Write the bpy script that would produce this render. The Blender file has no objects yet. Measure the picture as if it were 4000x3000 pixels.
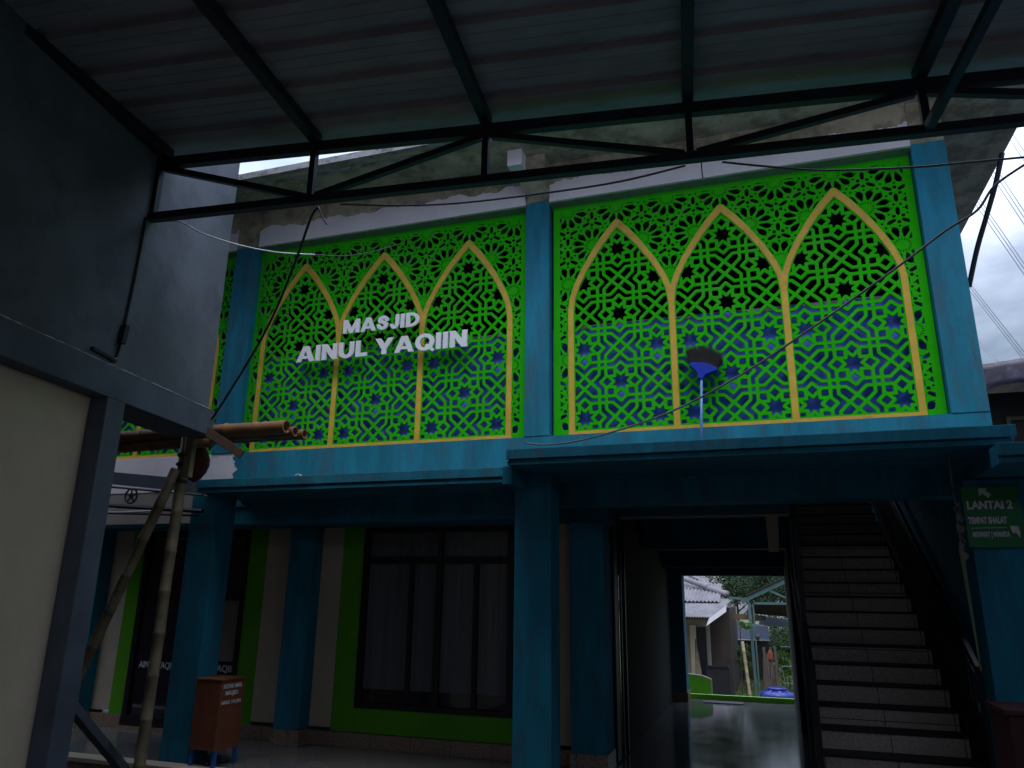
import bpy, bmesh, math, random
import numpy as np
from mathutils import Vector, Matrix
from math import sin, cos, pi, radians, atan2, sqrt

random.seed(7)
scene = bpy.context.scene
COL = scene.collection
K = 1.15                      # everything below is laid out in units of 1.15 m
# ---------------------------------------------------------------- camera
H = 1.4
PITCH, YAW, ROLL = 0.277471, -0.324221, 0.013672
F = Vector((sin(YAW)*cos(PITCH), cos(YAW)*cos(PITCH), sin(PITCH)))
R0 = Vector((cos(YAW), -sin(YAW), 0)); U0 = R0.cross(F)
R = R0*cos(ROLL) + U0*sin(ROLL); U = -R0*sin(ROLL) + U0*cos(ROLL)
cd = bpy.data.cameras.new('camera'); cam = bpy.data.objects.new('camera', cd); COL.objects.link(cam)
cd.sensor_width = 36; cd.lens = 26.0; cd.clip_end = 3000; cd.clip_start = 0.05
M = Matrix((R, U, -F)).transposed().to_4x4(); M.translation = Vector((0, 0, H*K)); cam.matrix_world = M
scene.camera = cam
# ---------------------------------------------------------------- world, sun, exposure
scene.view_settings.view_transform = 'Standard'; scene.view_settings.look = 'None'
scene.view_settings.gamma = 1; scene.view_settings.exposure = 0.6
SUN_EL, SUN_AZ = radians(66), radians(165)        # azimuth from +Y towards +X
w = bpy.data.worlds.new('World'); scene.world = w; w.use_nodes = True
nt = w.node_tree; nt.nodes.clear()
def N(t, typ, **kw):
    n = t.nodes.new(typ)
    for k, v in kw.items():
        if k in n.inputs: n.inputs[k].default_value = v
        else: setattr(n, k, v)
    return n
out = N(nt, 'ShaderNodeOutputWorld'); bg = N(nt, 'ShaderNodeBackground', Strength=0.12)
sky = N(nt, 'ShaderNodeTexSky'); sky.sky_type = 'NISHITA'; sky.sun_disc = False
sky.sun_elevation = SUN_EL; sky.sun_rotation = SUN_AZ; sky.air_density = 1.2; sky.dust_density = 1.5
tc = N(nt, 'ShaderNodeTexCoord')
mp = N(nt, 'ShaderNodeMapping'); mp.inputs['Scale'].default_value = (1, 1, 2.2); mp.inputs['Location'].default_value = (0.35, 0.1, 0.2)
nz = N(nt, 'ShaderNodeTexNoise', Scale=2.3, Detail=7.0, Roughness=0.55)
cr = N(nt, 'ShaderNodeValToRGB'); cr.color_ramp.elements[0].position = 0.36; cr.color_ramp.elements[1].position = 0.60
nz2 = N(nt, 'ShaderNodeTexNoise', Scale=1.2, Detail=5.0)
cr2 = N(nt, 'ShaderNodeValToRGB')
cr2.color_ramp.elements[0].position = 0.3; cr2.color_ramp.elements[0].color = (4.6, 5.9, 8.4, 1)
cr2.color_ramp.elements[1].position = 0.7; cr2.color_ramp.elements[1].color = (8.6, 9.6, 11.8, 1)
mx = N(nt, 'ShaderNodeMix'); mx.data_type = 'RGBA'
nt.links.new(tc.outputs['Generated'], mp.inputs['Vector']); nt.links.new(mp.outputs[0], nz.inputs['Vector'])
nt.links.new(mp.outputs[0], nz2.inputs['Vector'])
nt.links.new(nz.outputs['Fac'], cr.inputs[0]); nt.links.new(nz2.outputs['Fac'], cr2.inputs[0])
nt.links.new(cr.outputs[0], mx.inputs[0]); nt.links.new(sky.outputs[0], mx.inputs[6]); nt.links.new(cr2.outputs[0], mx.inputs[7])
sp = N(nt, 'ShaderNodeSeparateXYZ'); nt.links.new(tc.outputs['Generated'], sp.inputs[0])
gr = N(nt, 'ShaderNodeMapRange'); gr.inputs['From Min'].default_value = 0.0; gr.inputs['From Max'].default_value = 1.0
gr.inputs['To Min'].default_value = 0.33; gr.inputs['To Max'].default_value = 2.9      # overcast: zenith about three times the horizon
pw_ = N(nt, 'ShaderNodeMath'); pw_.operation = 'MULTIPLY'; nt.links.new(sp.outputs['Z'], pw_.inputs[0]); nt.links.new(sp.outputs['Z'], pw_.inputs[1])
nt.links.new(pw_.outputs[0], gr.inputs['Value'])
vm = N(nt, 'ShaderNodeVectorMath'); vm.operation = 'SCALE'; nt.links.new(mx.outputs[2], vm.inputs[0]); nt.links.new(gr.outputs[0], vm.inputs['Scale'])
nt.links.new(vm.outputs[0], bg.inputs['Color']); nt.links.new(bg.outputs[0], out.inputs[0])
sd = bpy.data.lights.new('sun', 'SUN'); sd.energy = 0.6; sd.angle = radians(25); sd.color = (1, 0.96, 0.9)
sun = bpy.data.objects.new('sun', sd); COL.objects.link(sun)
sdir = Vector((sin(SUN_AZ)*cos(SUN_EL), cos(SUN_AZ)*cos(SUN_EL), sin(SUN_EL)))
sun.rotation_euler = sdir.to_track_quat('Z', 'Y').to_euler(); sun.location = (0, 0, 20)

# ---------------------------------------------------------------- materials
def mat(name, col, rough=0.7, var=0.15, scale=3.0, bump=0.1, bscale=40, metal=0.0, stain=None, spec=0.4,
        stain_scale=1.3, stain_amt=0.5, stain_pos=0.55, stretch=(1, 1, 1), coat=0.0, tint=None):
    m = bpy.data.materials.new(name); m.use_nodes = True; t = m.node_tree
    b = t.nodes['Principled BSDF']
    b.inputs['Roughness'].default_value = rough; b.inputs['Metallic'].default_value = metal
    b.inputs['Specular IOR Level'].default_value = spec; b.inputs['Coat Weight'].default_value = coat
    co = N(t, 'ShaderNodeTexCoord'); mpp = N(t, 'ShaderNodeMapping'); mpp.inputs['Scale'].default_value = stretch
    t.links.new(co.outputs['Object'], mpp.inputs[0])
    n1 = N(t, 'ShaderNodeTexNoise', Scale=scale, Detail=6.0, Roughness=0.6); t.links.new(mpp.outputs[0], n1.inputs[0])
    r = N(t, 'ShaderNodeValToRGB'); r.color_ramp.elements[0].position = 0.3; r.color_ramp.elements[1].position = 0.72
    lo = tuple(c*(1-var) for c in col); hi = tuple(min(1, c*(1+var)) for c in (tint or col))
    r.color_ramp.elements[0].color = (*lo, 1); r.color_ramp.elements[1].color = (*hi, 1)
    t.links.new(n1.outputs['Fac'], r.inputs[0]); last = r.outputs[0]
    if stain:
        n2 = N(t, 'ShaderNodeTexNoise', Scale=stain_scale, Detail=9.0, Roughness=0.7); t.links.new(mpp.outputs[0], n2.inputs[0])
        r2 = N(t, 'ShaderNodeValToRGB'); r2.color_ramp.elements[0].position = stain_pos; r2.color_ramp.elements[1].position = stain_pos+0.12
        r2.color_ramp.elements[1].color = (stain_amt,)*3+(1,)
        t.links.new(n2.outputs['Fac'], r2.inputs[0])
        x = N(t, 'ShaderNodeMix'); x.data_type = 'RGBA'; x.inputs[7].default_value = (*stain, 1)
        t.links.new(r2.outputs[0], x.inputs[0]); t.links.new(last, x.inputs[6]); last = x.outputs[2]
    t.links.new(last, b.inputs['Base Color'])
    n3 = N(t, 'ShaderNodeTexNoise', Scale=bscale, Detail=4.0); t.links.new(mpp.outputs[0], n3.inputs[0])
    bp = N(t, 'ShaderNodeBump', Strength=bump, Distance=0.01); t.links.new(n3.outputs['Fac'], bp.inputs['Height'])
    t.links.new(bp.outputs[0], b.inputs['Normal'])
    return m
MT = {}
MT['teal'] = mat('teal_paint', (0.010, 0.178, 0.265), 0.75, 0.27, 2.2, 0.35, 18, stain=(0.04, 0.125, 0.175), stain_amt=0.8, stain_scale=2.6, stain_pos=0.5, stretch=(3, 3, .6), spec=0.3)
MT['green'] = mat('bright_green_paint', (0.022, 0.47, 0.003), 0.8, 0.14, 3, 0.15, 30, spec=0.08, stain=(0.05, 0.36, 0.02), stain_scale=1.5, stain_amt=0.5, stain_pos=0.5)
MT['green_edge'] = mat('cut_board_edge', (0.17, 0.26, 0.15), 0.85, 0.2, 8, 0.3, 60, spec=0.2)
MT['yellow'] = mat('yellow_paint', (0.68, 0.42, 0.06), 0.6, 0.15, 6, 0.2, 30, stain=(0.4, 0.22, 0.04), stain_scale=4, stain_amt=0.5, spec=0.25)
MT['wgreen'] = mat('wall_green_paint', (0.09, 0.33, 0.012), 0.6, 0.12, 2, 0.15, 30, spec=0.3)
MT['white'] = mat('white_primer', (0.78, 0.73, 0.76), 0.8, 0.08, 2.5, 0.25, 25, stain=(0.25, 0.23, 0.2), stain_scale=5, stain_amt=0.6, stain_pos=0.66)
MT['cream'] = mat('cream_plaster', (0.50, 0.42, 0.31), 0.8, 0.1, 2, 0.2, 25, stain=(0.3, 0.26, 0.2), stain_scale=2.5, stain_amt=0.35, stain_pos=0.6)
MT['creamwall'] = mat('weathered_cream_wall', (0.66, 0.52, 0.36), 0.85, 0.1, 1.6, 0.25, 20, stain=(0.46, 0.37, 0.27), stain_scale=2.2, stain_amt=0.4, stain_pos=0.58)
MT['plasterdim'] = mat('grey_beige_plaster', (0.26, 0.23, 0.20), 0.85, 0.15, 2, 0.2, 20)
MT['lime'] = mat('pale_lime_paint', (0.42, 0.50, 0.20), 0.7, 0.15, 5)
MT['limegreen'] = mat('light_green_paint', (0.22, 0.62, 0.04), 0.6, 0.15, 4, 0.15, 25)
MT['raw'] = mat('raw_concrete', (0.42, 0.385, 0.27), 0.9, 0.3, 3.5, 0.4, 18, stain=(0.17, 0.155, 0.10), stain_scale=3, stain_amt=0.75, stain_pos=0.48)
MT['fascia'] = mat('weathered_fascia', (0.30, 0.30, 0.31), 0.9, 0.3, 7, 0.4, 18, stain=(0.08, 0.08, 0.08), stain_scale=9, stain_amt=0.8, stain_pos=0.5)
MT['grey'] = mat('grey_painted_render', (0.12, 0.13, 0.15), 0.75, 0.28, 1.3, 0.25, 12, stain=(0.085, 0.09, 0.105), stain_scale=1.6, stain_amt=0.8, stain_pos=0.5)
MT['greybeam'] = mat('grey_beam_paint', (0.10, 0.115, 0.14), 0.7, 0.25, 2.5, 0.25, 14)
MT['zinc'] = mat('galvanised_sheet', (0.33, 0.30, 0.31), 0.55, 0.22, 2.2, 0.08, 60, metal=0.1, stain=(0.11, 0.085, 0.07), stain_scale=3.2, stain_amt=0.6, stain_pos=0.60, stretch=(0.8, 2.2, 1))
MT['black'] = mat('black_steel_paint', (0.018, 0.02, 0.026), 0.5, 0.3, 5, 0.1, 50)
MT['wire'] = mat('black_cable_rubber', (0.03, 0.03, 0.032), 0.35, 0.2, 10, 0.05, 60)
MT['wiregrey'] = mat('grey_cable_sheath', (0.14, 0.13, 0.125), 0.3, 0.2, 10, 0.05, 60)
MT['bamboo'] = mat('bamboo_skin', (0.24, 0.12, 0.05), 0.5, 0.35, 5, 0.15, 20, stain=(0.12, 0.055, 0.025), stain_scale=4, stain_amt=0.6)
MT['bambooy'] = mat('weathered_bamboo', (0.25, 0.19, 0.11), 0.6, 0.3, 6, 0.15, 20, stain=(0.1, 0.1, 0.05), stain_scale=7, stain_amt=0.7, stain_pos=0.5)
MT['hollow'] = mat('bamboo_inside', (0.10, 0.05, 0.025), 0.9)
MT['wood'] = mat('dark_scrap_wood', (0.12, 0.07, 0.04), 0.8, 0.3, 8, 0.3, 20, stretch=(1, 6, 6))
MT['redbox'] = mat('red_brown_painted_wood', (0.18, 0.058, 0.026), 0.6, 0.2, 5, 0.15, 30, stain=(0.12, 0.03, 0.015), stain_scale=3, stain_amt=0.5)
MT['blue'] = mat('blue_leg_paint', (0.02, 0.09, 0.33), 0.5)
MT['blueboard'] = mat('blue_inner_wall_paint', (0.11, 0.22, 1.0), 0.7, 0.12, 2, 0.1, 30)
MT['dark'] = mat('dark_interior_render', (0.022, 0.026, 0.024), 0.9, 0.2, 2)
MT['letter'] = mat('white_letter_acrylic', (0.86, 0.86, 0.88), 0.35, 0.06, 3, 0.03)
MT['lettersmall'] = mat('white_sign_lettering', (0.62, 0.62, 0.62), 0.5, 0.05, 3, 0.02)
MT['frame'] = mat('dark_window_frame', (0.012, 0.012, 0.016), 0.45, 0.2, 5)
MT['signgreen'] = mat('sign_green_vinyl', (0.01, 0.17, 0.045), 0.4, 0.1, 4, 0.03)
MT['red'] = mat('dark_red_fibre', (0.13, 0.025, 0.02), 0.85, 0.4, 10, 0.6, 25, stretch=(1, 1, 6))
MT['pvc'] = mat('white_pvc_pipe', (0.6, 0.6, 0.58), 0.4, 0.08)
MT['broomblue'] = mat('blue_broom_plastic', (0.008, 0.03, 0.30), 0.7, 0.1, 5, 0.03, spec=0.1)
MT['bristle'] = mat('black_bristle', (0.008, 0.008, 0.01), 0.8, 0.4, 30)
MT['handle'] = mat('blue_broom_handle', (0.14, 0.28, 0.55), 0.35, 0.1, 5, 0.03)
MT['leaf'] = mat('leaf_green', (0.07, 0.19, 0.012), 0.6, 0.5, 3, 0.1, 20, tint=(0.07, 0.13, 0.02))
MT['leafdark'] = mat('leaf_dark_green', (0.018, 0.045, 0.010), 0.6, 0.5, 3, 0.1, 20)
MT['grass'] = mat('grass_blades', (0.10, 0.16, 0.02), 0.8, 0.4, 4, 0.1, 20)
MT['soil'] = mat('ground_soil', (0.12, 0.10, 0.07), 0.95, 0.3, 1.5, 0.4, 10, stain=(0.09, 0.14, 0.03), stain_scale=0.8, stain_amt=0.8, stain_pos=0.45)
MT['yard'] = mat('yard_paving', (0.075, 0.072, 0.068), 0.9, 0.25, 1.5, 0.3, 14, stain=(0.08, 0.08, 0.07), stain_scale=1.1, stain_amt=0.5)
MT['bark'] = mat('tree_bark', (0.07, 0.055, 0.045), 0.9, 0.3, 6, 0.5, 14, stretch=(1, 1, 0.3))
MT['asbestos'] = mat('grey_corrugated_roofing', (0.19, 0.175, 0.185), 0.85, 0.25, 3, 0.3, 18, stain=(0.16, 0.15, 0.15), stain_scale=4, stain_amt=0.6)
MT['tank'] = mat('blue_tank_plastic', (0.012, 0.022, 0.18), 0.3, 0.12, 3, 0.05)
MT['tealsteel'] = mat('pale_teal_steel', (0.07, 0.13, 0.13), 0.5, 0.2, 4)
MT['tarp'] = mat('purple_grey_tarpaulin', (0.09, 0.075, 0.115), 0.45, 0.5, 6, 0.4, 8, stain=(0.3, 0.28, 0.34), stain_scale=6, stain_amt=0.6, stain_pos=0.58)
MT['brownwall'] = mat('brown_block_wall', (0.045, 0.033, 0.028), 0.9, 0.3, 2, 0.4, 14)
MT['whiteboard'] = mat('pale_blue_panel', (0.22, 0.25, 0.36), 0.6, 0.08, 2)
MT['olive'] = mat('plank_wood', (0.14, 0.10, 0.06), 0.8, 0.3, 6, 0.2, 20)
MT['rust'] = mat('orange_rust_bag', (0.16, 0.035, 0.015), 0.8, 0.4, 6)
MT['stringer'] = mat('near_black_iron', (0.012, 0.012, 0.015), 0.55, 0.3, 5)
MT['nosing'] = mat('dark_step_nosing', (0.022, 0.02, 0.02), 0.6, 0.3, 5)
MT['purple'] = mat('purple_cloth', (0.2, 0.09, 0.3), 0.8, 0.2, 5)
MT['darkred'] = mat('dark_red_lacquer', (0.055, 0.012, 0.012), 0.5, 0.3, 4)

def tile_mat(name, col, grout, size, rough, speck=0.0, axis='Z', coat=0.0):
    m = bpy.data.materials.new(name); m.use_nodes = True; t = m.node_tree; b = t.nodes['Principled BSDF']
    b.inputs['Roughness'].default_value = rough; b.inputs['Coat Weight'].default_value = coat; b.inputs['Coat Roughness'].default_value = 0.08
    co = N(t, 'ShaderNodeTexCoord'); mpp = N(t, 'ShaderNodeMapping')
    if axis == 'Y': mpp.inputs['Rotation'].default_value = (radians(90), 0, 0)
    t.links.new(co.outputs['Object'], mpp.inputs[0])
    br = N(t, 'ShaderNodeTexBrick'); br.offset = 0.0; br.inputs['Scale'].default_value = 1.0
    br.inputs['Brick Width'].default_value = size; br.inputs['Row Height'].default_value = size; br.inputs['Mortar Size'].default_value = 0.004
    br.inputs['Color1'].default_value = (*col, 1); br.inputs['Color2'].default_value = (*[c*0.88 for c in col], 1); br.inputs['Mortar'].default_value = (*grout, 1)
    t.links.new(mpp.outputs[0], br.inputs['Vector'])
    n1 = N(t, 'ShaderNodeTexNoise', Scale=55.0 if speck else 6.0, Detail=5.0); t.links.new(co.outputs['Object'], n1.inputs[0])
    r = N(t, 'ShaderNodeValToRGB'); r.color_ramp.elements[0].position = 0.38; r.color_ramp.elements[1].position = 0.62
    r.color_ramp.elements[0].color = (1-speck-0.12,)*3+(1,); r.color_ramp.elements[1].color = (1, 1, 1, 1)
    t.links.new(n1.outputs['Fac'], r.inputs[0])
    x = N(t, 'ShaderNodeMix'); x.data_type = 'RGBA'; x.blend_type = 'MULTIPLY'; x.inputs[0].default_value = 1
    t.links.new(br.outputs['Color'], x.inputs[6]); t.links.new(r.outputs[0], x.inputs[7]); t.links.new(x.outputs[2], b.inputs['Base Color'])
    n2 = N(t, 'ShaderNodeTexNoise', Scale=3.0); t.links.new(co.outputs['Object'], n2.inputs[0])
    ma = N(t, 'ShaderNodeMapRange'); ma.inputs['To Min'].default_value = rough*0.6; ma.inputs['To Max'].default_value = rough*1.6
    t.links.new(n2.outputs['Fac'], ma.inputs['Value']); t.links.new(ma.outputs[0], b.inputs['Roughness'])
    return m
MT['floor'] = tile_mat('glossy_floor_tile', (0.17, 0.165, 0.165), (0.06, 0.06, 0.06), 0.46, 0.09)
MT['skirt'] = tile_mat('speckled_skirting_tile', (0.42, 0.30, 0.22), (0.12, 0.09, 0.07), 0.46, 0.3, speck=0.45, axis='Y')
MT['step'] = tile_mat('step_tile', (0.78, 0.61, 0.53), (0.06, 0.05, 0.05), 0.56, 0.3, speck=0.2, axis='Y')

def glass_mat(name, col, rough, alpha):
    m = bpy.data.materials.new(name); m.use_nodes = True; t = m.node_tree; b = t.nodes['Principled BSDF']
    b.inputs['Base Color'].default_value = (*col, 1); b.inputs['Roughness'].default_value = rough
    b.inputs['Specular IOR Level'].default_value = 0.8; b.inputs['Coat Weight'].default_value = 0.3
    n = N(t, 'ShaderNodeTexNoise', Scale=2.0, Detail=4.0); r = N(t, 'ShaderNodeMapRange')
    r.inputs['To Min'].default_value = rough*0.7; r.inputs['To Max'].default_value = rough*1.4
    t.links.new(n.outputs['Fac'], r.inputs['Value']); t.links.new(r.outputs[0], b.inputs['Roughness'])
    return m
MT['glass'] = glass_mat('dark_tinted_glass', (0.02, 0.02, 0.028), 0.06, 1)
MT['frost'] = glass_mat('frosted_film', (0.20, 0.18, 0.17), 0.35, 1)
MT['pane_reflection'] = mat('pane_curtain_reflection', (0.11, 0.11, 0.125), 0.18, 0.25, 1.5, 0.02, spec=0.6, stretch=(9, 1, .3))  # curtain reflection put into the pane colour as pale vertical streaks

# ---------------------------------------------------------------- mesh helpers
AW, AT = radians(10), radians(5.5)
def frame(a):
    return Vector((cos(a), sin(a), 0)), Vector((-sin(a), cos(a), 0))
UW, VW = frame(AW); UT, VT = frame(AT)
I3 = (Vector((1, 0, 0)), Vector((0, 1, 0)))
class MB:
    def __init__(s): s.v = []; s.f = []; s.mi = []
    def add(s, vs, fs, mi=0):
        b = len(s.v); s.v += [Vector(p) for p in vs]; s.f += [tuple(i+b for i in f) for f in fs]; s.mi += [mi]*len(fs); return s
    def box(s, x0, x1, y0, y1, z0, z1, fr=I3, mi=0):
        u, v = fr; P = []
        for z in (z0, z1):
            for x, y in ((x0, y0), (x1, y0), (x1, y1), (x0, y1)): P.append(u*x+v*y+Vector((0, 0, z)))
        return s.add(P, [(3, 2, 1, 0), (4, 5, 6, 7), (0, 1, 5, 4), (1, 2, 6, 5), (2, 3, 7, 6), (3, 0, 4, 7)], mi)
    def hull(s, bottom, top, mi=0):
        n = len(bottom)
        fs = [tuple(reversed(range(n))), tuple(range(n, 2*n))]+[(i, (i+1) % n, n+(i+1) % n, n+i) for i in range(n)]
        return s.add(list(bottom)+list(top), fs, mi)
    def bar(s, a, b, w, h=None, up=Vector((0, 0, 1)), mi=0):
        a = Vector(a); b = Vector(b); h = h or w; d = (b-a).normalized()
        if abs(d.dot(up)) > .95: up = Vector((0, 1, 0))
        x = d.cross(up).normalized()*w/2; y = x.cross(d).normalized()*h/2
        P = [a-x-y, a+x-y, a+x+y, a-x+y, b-x-y, b+x-y, b+x+y, b-x+y]
        return s.add(P, [(3, 2, 1, 0), (4, 5, 6, 7), (0, 1, 5, 4), (1, 2, 6, 5), (2, 3, 7, 6), (3, 0, 4, 7)], mi)
    def tube(s, pts, r, n=8, cap=True, mi=0):
        pts = [Vector(p) for p in pts]; rs = r if isinstance(r, (list, tuple)) else [r]*len(pts)
        P = []; prev = None
        for i, p in enumerate(pts):
            d = (pts[min(i+1, len(pts)-1)]-pts[max(i-1, 0)]).normalized()
            if prev is None:
                x = d.cross(Vector((0, 0, 1)) if abs(d.z) < .9 else Vector((0, 1, 0))).normalized()
            else: x = (prev-d*prev.dot(d)).normalized()
            prev = x; y = d.cross(x)
            for k in range(n):
                a = 2*pi*k/n; P.append(p+(x*cos(a)+y*sin(a))*rs[i])
        fs = []
        for i in range(len(pts)-1):
            for k in range(n): fs.append((i*n+k, i*n+(k+1) % n, (i+1)*n+(k+1) % n, (i+1)*n+k))
        if cap: fs += [tuple(reversed(range(n))), tuple(range((len(pts)-1)*n, len(pts)*n))]
        return s.add(P, fs, mi)
    def lathe(s, c, prof, n=24, ax=Vector((0, 0, 1)), mi=0, cap=True):
        c = Vector(c); x = ax.orthogonal().normalized(); y = ax.cross(x); P = []
        for r, z in prof:
            for k in range(n):
                a = 2*pi*k/n; P.append(c+ax*z+(x*cos(a)+y*sin(a))*r)
        fs = [(i*n+k, i*n+(k+1) % n, (i+1)*n+(k+1) % n, (i+1)*n+k) for i in range(len(prof)-1) for k in range(n)]
        if cap: fs += [tuple(reversed(range(n))), tuple(range((len(prof)-1)*n, len(prof)*n))]
        return s.add(P, fs, mi)
def tag(o, label=None, cat=None, group=None, kind=None):
    if label: o['label'] = label
    if cat: o['category'] = cat
    if group: o['group'] = group
    if kind: o['kind'] = kind
    return o
def obj(name, mb, m, parent=None, smooth=False, bevel=0.0):
    base = ORIG.get(parent.name, Vector((0, 0, 0))) if parent else Vector((0, 0, 0))
    me = bpy.data.meshes.new(name); me.from_pydata([v*K-base for v in mb.v], [], mb.f); me.update()
    ms = m if isinstance(m, (list, tuple)) else [m]
    for q in ms: me.materials.append(MT[q])
    me.polygons.foreach_set('material_index', mb.mi)
    bmm = bmesh.new(); bmm.from_mesh(me); bmesh.ops.recalc_face_normals(bmm, faces=bmm.faces)
    if bevel:
        es = [e for e in bmm.edges if len(e.link_faces) == 2 and e.calc_face_angle(0) > 0.7]
        bmesh.ops.bevel(bmm, geom=es, offset=bevel, segments=2, affect='EDGES', profile=0.6)
    bmm.to_mesh(me); bmm.free()
    if smooth: me.polygons.foreach_set('use_smooth', [True]*len(me.polygons))
    o = bpy.data.objects.new(name, me); COL.objects.link(o)
    if parent: o.parent = parent; ORIG[o.name] = base
    return o
ORIG = {}
def thing(name, loc, label, cat, group=None):
    o = bpy.data.objects.new(name, None); COL.objects.link(o); o.location = Vector(loc)*K; o.empty_display_size = .2
    ORIG[o.name] = Vector(loc)*K
    return tag(o, label, cat, group)
def solo(name, mb, m, label, cat, group=None, **kw):
    return tag(obj(name, mb, m, **kw), label, cat, group)
def copy_thing(o, delta, label=None):
    c = o.copy(); COL.objects.link(c); c.location = o.location+Vector(delta)*K
    if label: c['label'] = label
    for ch in [q for q in list(bpy.data.objects) if q.parent == o]:
        d = ch.copy(); COL.objects.link(d); d.parent = c
        for g in [q for q in list(bpy.data.objects) if q.parent == ch]:
            e = g.copy(); COL.objects.link(e); e.parent = d
    return c
def text_mesh(txt, size, depth, bold=0.0, sx=1.0, align='LEFT', bevel=0.0):
    cu = bpy.data.curves.new('t', 'FONT'); cu.body = txt; cu.size = size; cu.extrude = depth/2; cu.offset = bold
    cu.align_x = align; cu.resolution_u = 6; cu.space_character = 1.0
    ob = bpy.data.objects.new('t', cu); COL.objects.link(ob)
    bpy.context.view_layer.update()
    me = bpy.data.meshes.new_from_object(ob.evaluated_get(bpy.context.evaluated_depsgraph_get()))
    bpy.data.objects.remove(ob); bpy.data.curves.remove(cu)
    V = [Vector(v.co) for v in me.vertices]; Fs = [tuple(p.vertices) for p in me.polygons]; bpy.data.meshes.remove(me)
    return V, Fs
def text_mb(txt, x0, x1, zb, zt, place, depth=0.01, bold=0.0):
    """text fitted into a width and height; place(x, z, d) gives the 3-D point"""
    V, Fs = text_mesh(txt, 1.0, depth, bold)
    xs = [v.x for v in V]; ys = [v.y for v in V]
    a, b, c, d = min(xs), max(xs), min(ys), max(ys)
    mb = MB(); mb.add([place(x0+(v.x-a)/(b-a)*(x1-x0), zb+(v.y-c)/(d-c)*(zt-zb), v.z) for v in V], Fs); return mb

# ================================================================ SETTING
mb = MB().box(-60, 60, -30, 5.5, -0.3, -0.2); tag(obj('ground', mb, 'yard'), kind='structure')
mb = MB().box(1.75, 60, 5.5, 11.95, -0.3, -0.2).box(-60, -9.3, 5.5, 11.95, -0.3, -0.2); tag(obj('side_ground', mb, 'yard'), kind='structure')
# porch floor: one slab with its riser
mb = MB().box(-9.3, 1.75, 5.5, 11.62, -0.3, 0.0); tag(obj('porch_floor', mb, 'floor'), kind='structure')
mb = MB().box(-9.3, 1.75, 5.485, 5.4999, -0.25, -0.03); tag(obj('porch_riser', mb, 'skirt'), kind='structure')
mb = MB().box(-9.3, 1.75, 5.46, 5.62, -0.026, 0.004); tag(obj('porch_edge_tile', mb, 'pvc' if False else 'cream'), kind='structure')

# ================================================================ MOSQUE BUILDING
bld = thing('mosque_building', (-2, 6.2, 0), 'two storey mosque with teal columns, ledges and a concrete eave', 'mosque')
# upper columns (front face Y=6.08)
for (x0, x1) in ((-8.66, -8.33), (-5.30, -5.005), (-1.94, -1.708), (1.406, 1.66)):
    obj('upper_column', MB().box(x0, x1, 6.125, 6.34, 2.744, 5.045), 'teal', bld, bevel=0.006)
    # raw concrete head above the paint line
    obj('column_head', MB().box(x0+0.004, x1-0.004, 6.129, 6.40, 5.0455, 5.439), 'raw', bld)
# corner return wall on the right side of the upper storey
obj('side_wall', MB().box(1.50, 1.655, 6.40, 11.6, 2.5, 5.439), 'teal', bld)
# teal band under the screens
obj('band_wall', MB().box(-4.95, 1.66, 6.13, 6.35, 2.2, 2.743), 'teal', bld)
obj('primed_band', MB().box(-9.3, -4.95, 6.135, 6.35, 2.375, 2.743), 'white', bld)
# ragged edge of teal paint over the primed part
mb = MB(); z = 2.30; xs = -4.95
pts = []
while z < 2.74: pts.append((xs-0.035-.022*sin(z*31)-.014*sin(z*77+1)-random.random()*0.022, z)); z += 0.008
mb.add([(x, 6.1305, z) for x, z in pts]+[(xs+0.002, 6.1305, z) for x, z in pts]+[(x, 6.1345, z) for x, z in pts]+[(xs+0.002, 6.1345, z) for x, z in pts],
       [(i, i+1, len(pts)+i+1, len(pts)+i) for i in range(len(pts)-1)])
obj('paint_edge', mb, 'teal', bld)
# white lintel beams over the screens, raw concrete above
for x0, x1 in ((-5.003, -1.942), (-1.706, 1.404), (-8.328, -5.302)):
    obj('lintel', MB().box(x0, x1, 6.11, 6.40, 5.025, 5.28), 'white', bld, bevel=0.004)
    obj('lintel_underside', MB().hull([(x0, 6.115, 5.010), (x1, 6.115, 5.010), (x1, 6.30, 4.975), (x0, 6.30, 4.975)], [(x0, 6.115, 5.0245), (x1, 6.115, 5.0245), (x1, 6.30, 5.0245), (x0, 6.30, 5.0245)]), 'green_edge', bld)
    mb = MB(); n = 150; P = []                     # ragged border between paint and raw concrete
    for i in range(n+1):
        x = x0+(x1-x0)*i/n; P.append((x, 5.235+.018*sin(x*9+1)+.012*sin(x*23)+random.uniform(-.010, .010)))
    vs = [(x, 6.1075, zz) for x, zz in P]+[(x, 6.1075, 5.284) for x, zz in P]+[(x, 6.1098, zz) for x, zz in P]+[(x, 6.1098, 5.284) for x, zz in P]
    m_ = n+1
    mb.add(vs, [(i, i+1, m_+i+1, m_+i) for i in range(n)]+[(i, i+1, 2*m_+i+1, 2*m_+i) for i in range(n)])
    obj('lintel_rough_edge', mb, 'raw', bld)
    obj('upper_wall', MB().box(x0, x1, 6.115, 6.40, 5.2805, 5.439), 'raw', bld)
    # splashed green on the underside of the lintel
# haunch and stub on the middle column head
mb = MB().hull([(-1.97, 5.92, 5.22), (-1.70, 5.92, 5.22), (-1.70, 6.12, 5.05), (-1.90, 6.12, 5.05)], [(-1.97, 5.92, 5.438), (-1.70, 5.92, 5.438), (-1.70, 6.12, 5.438), (-1.90, 6.12, 5.438)])
obj('haunch', mb, 'raw', bld)
obj('beam_stub', MB().box(-2.02, -1.88, 5.78, 5.915, 5.27, 5.437), 'white', bld)
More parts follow.
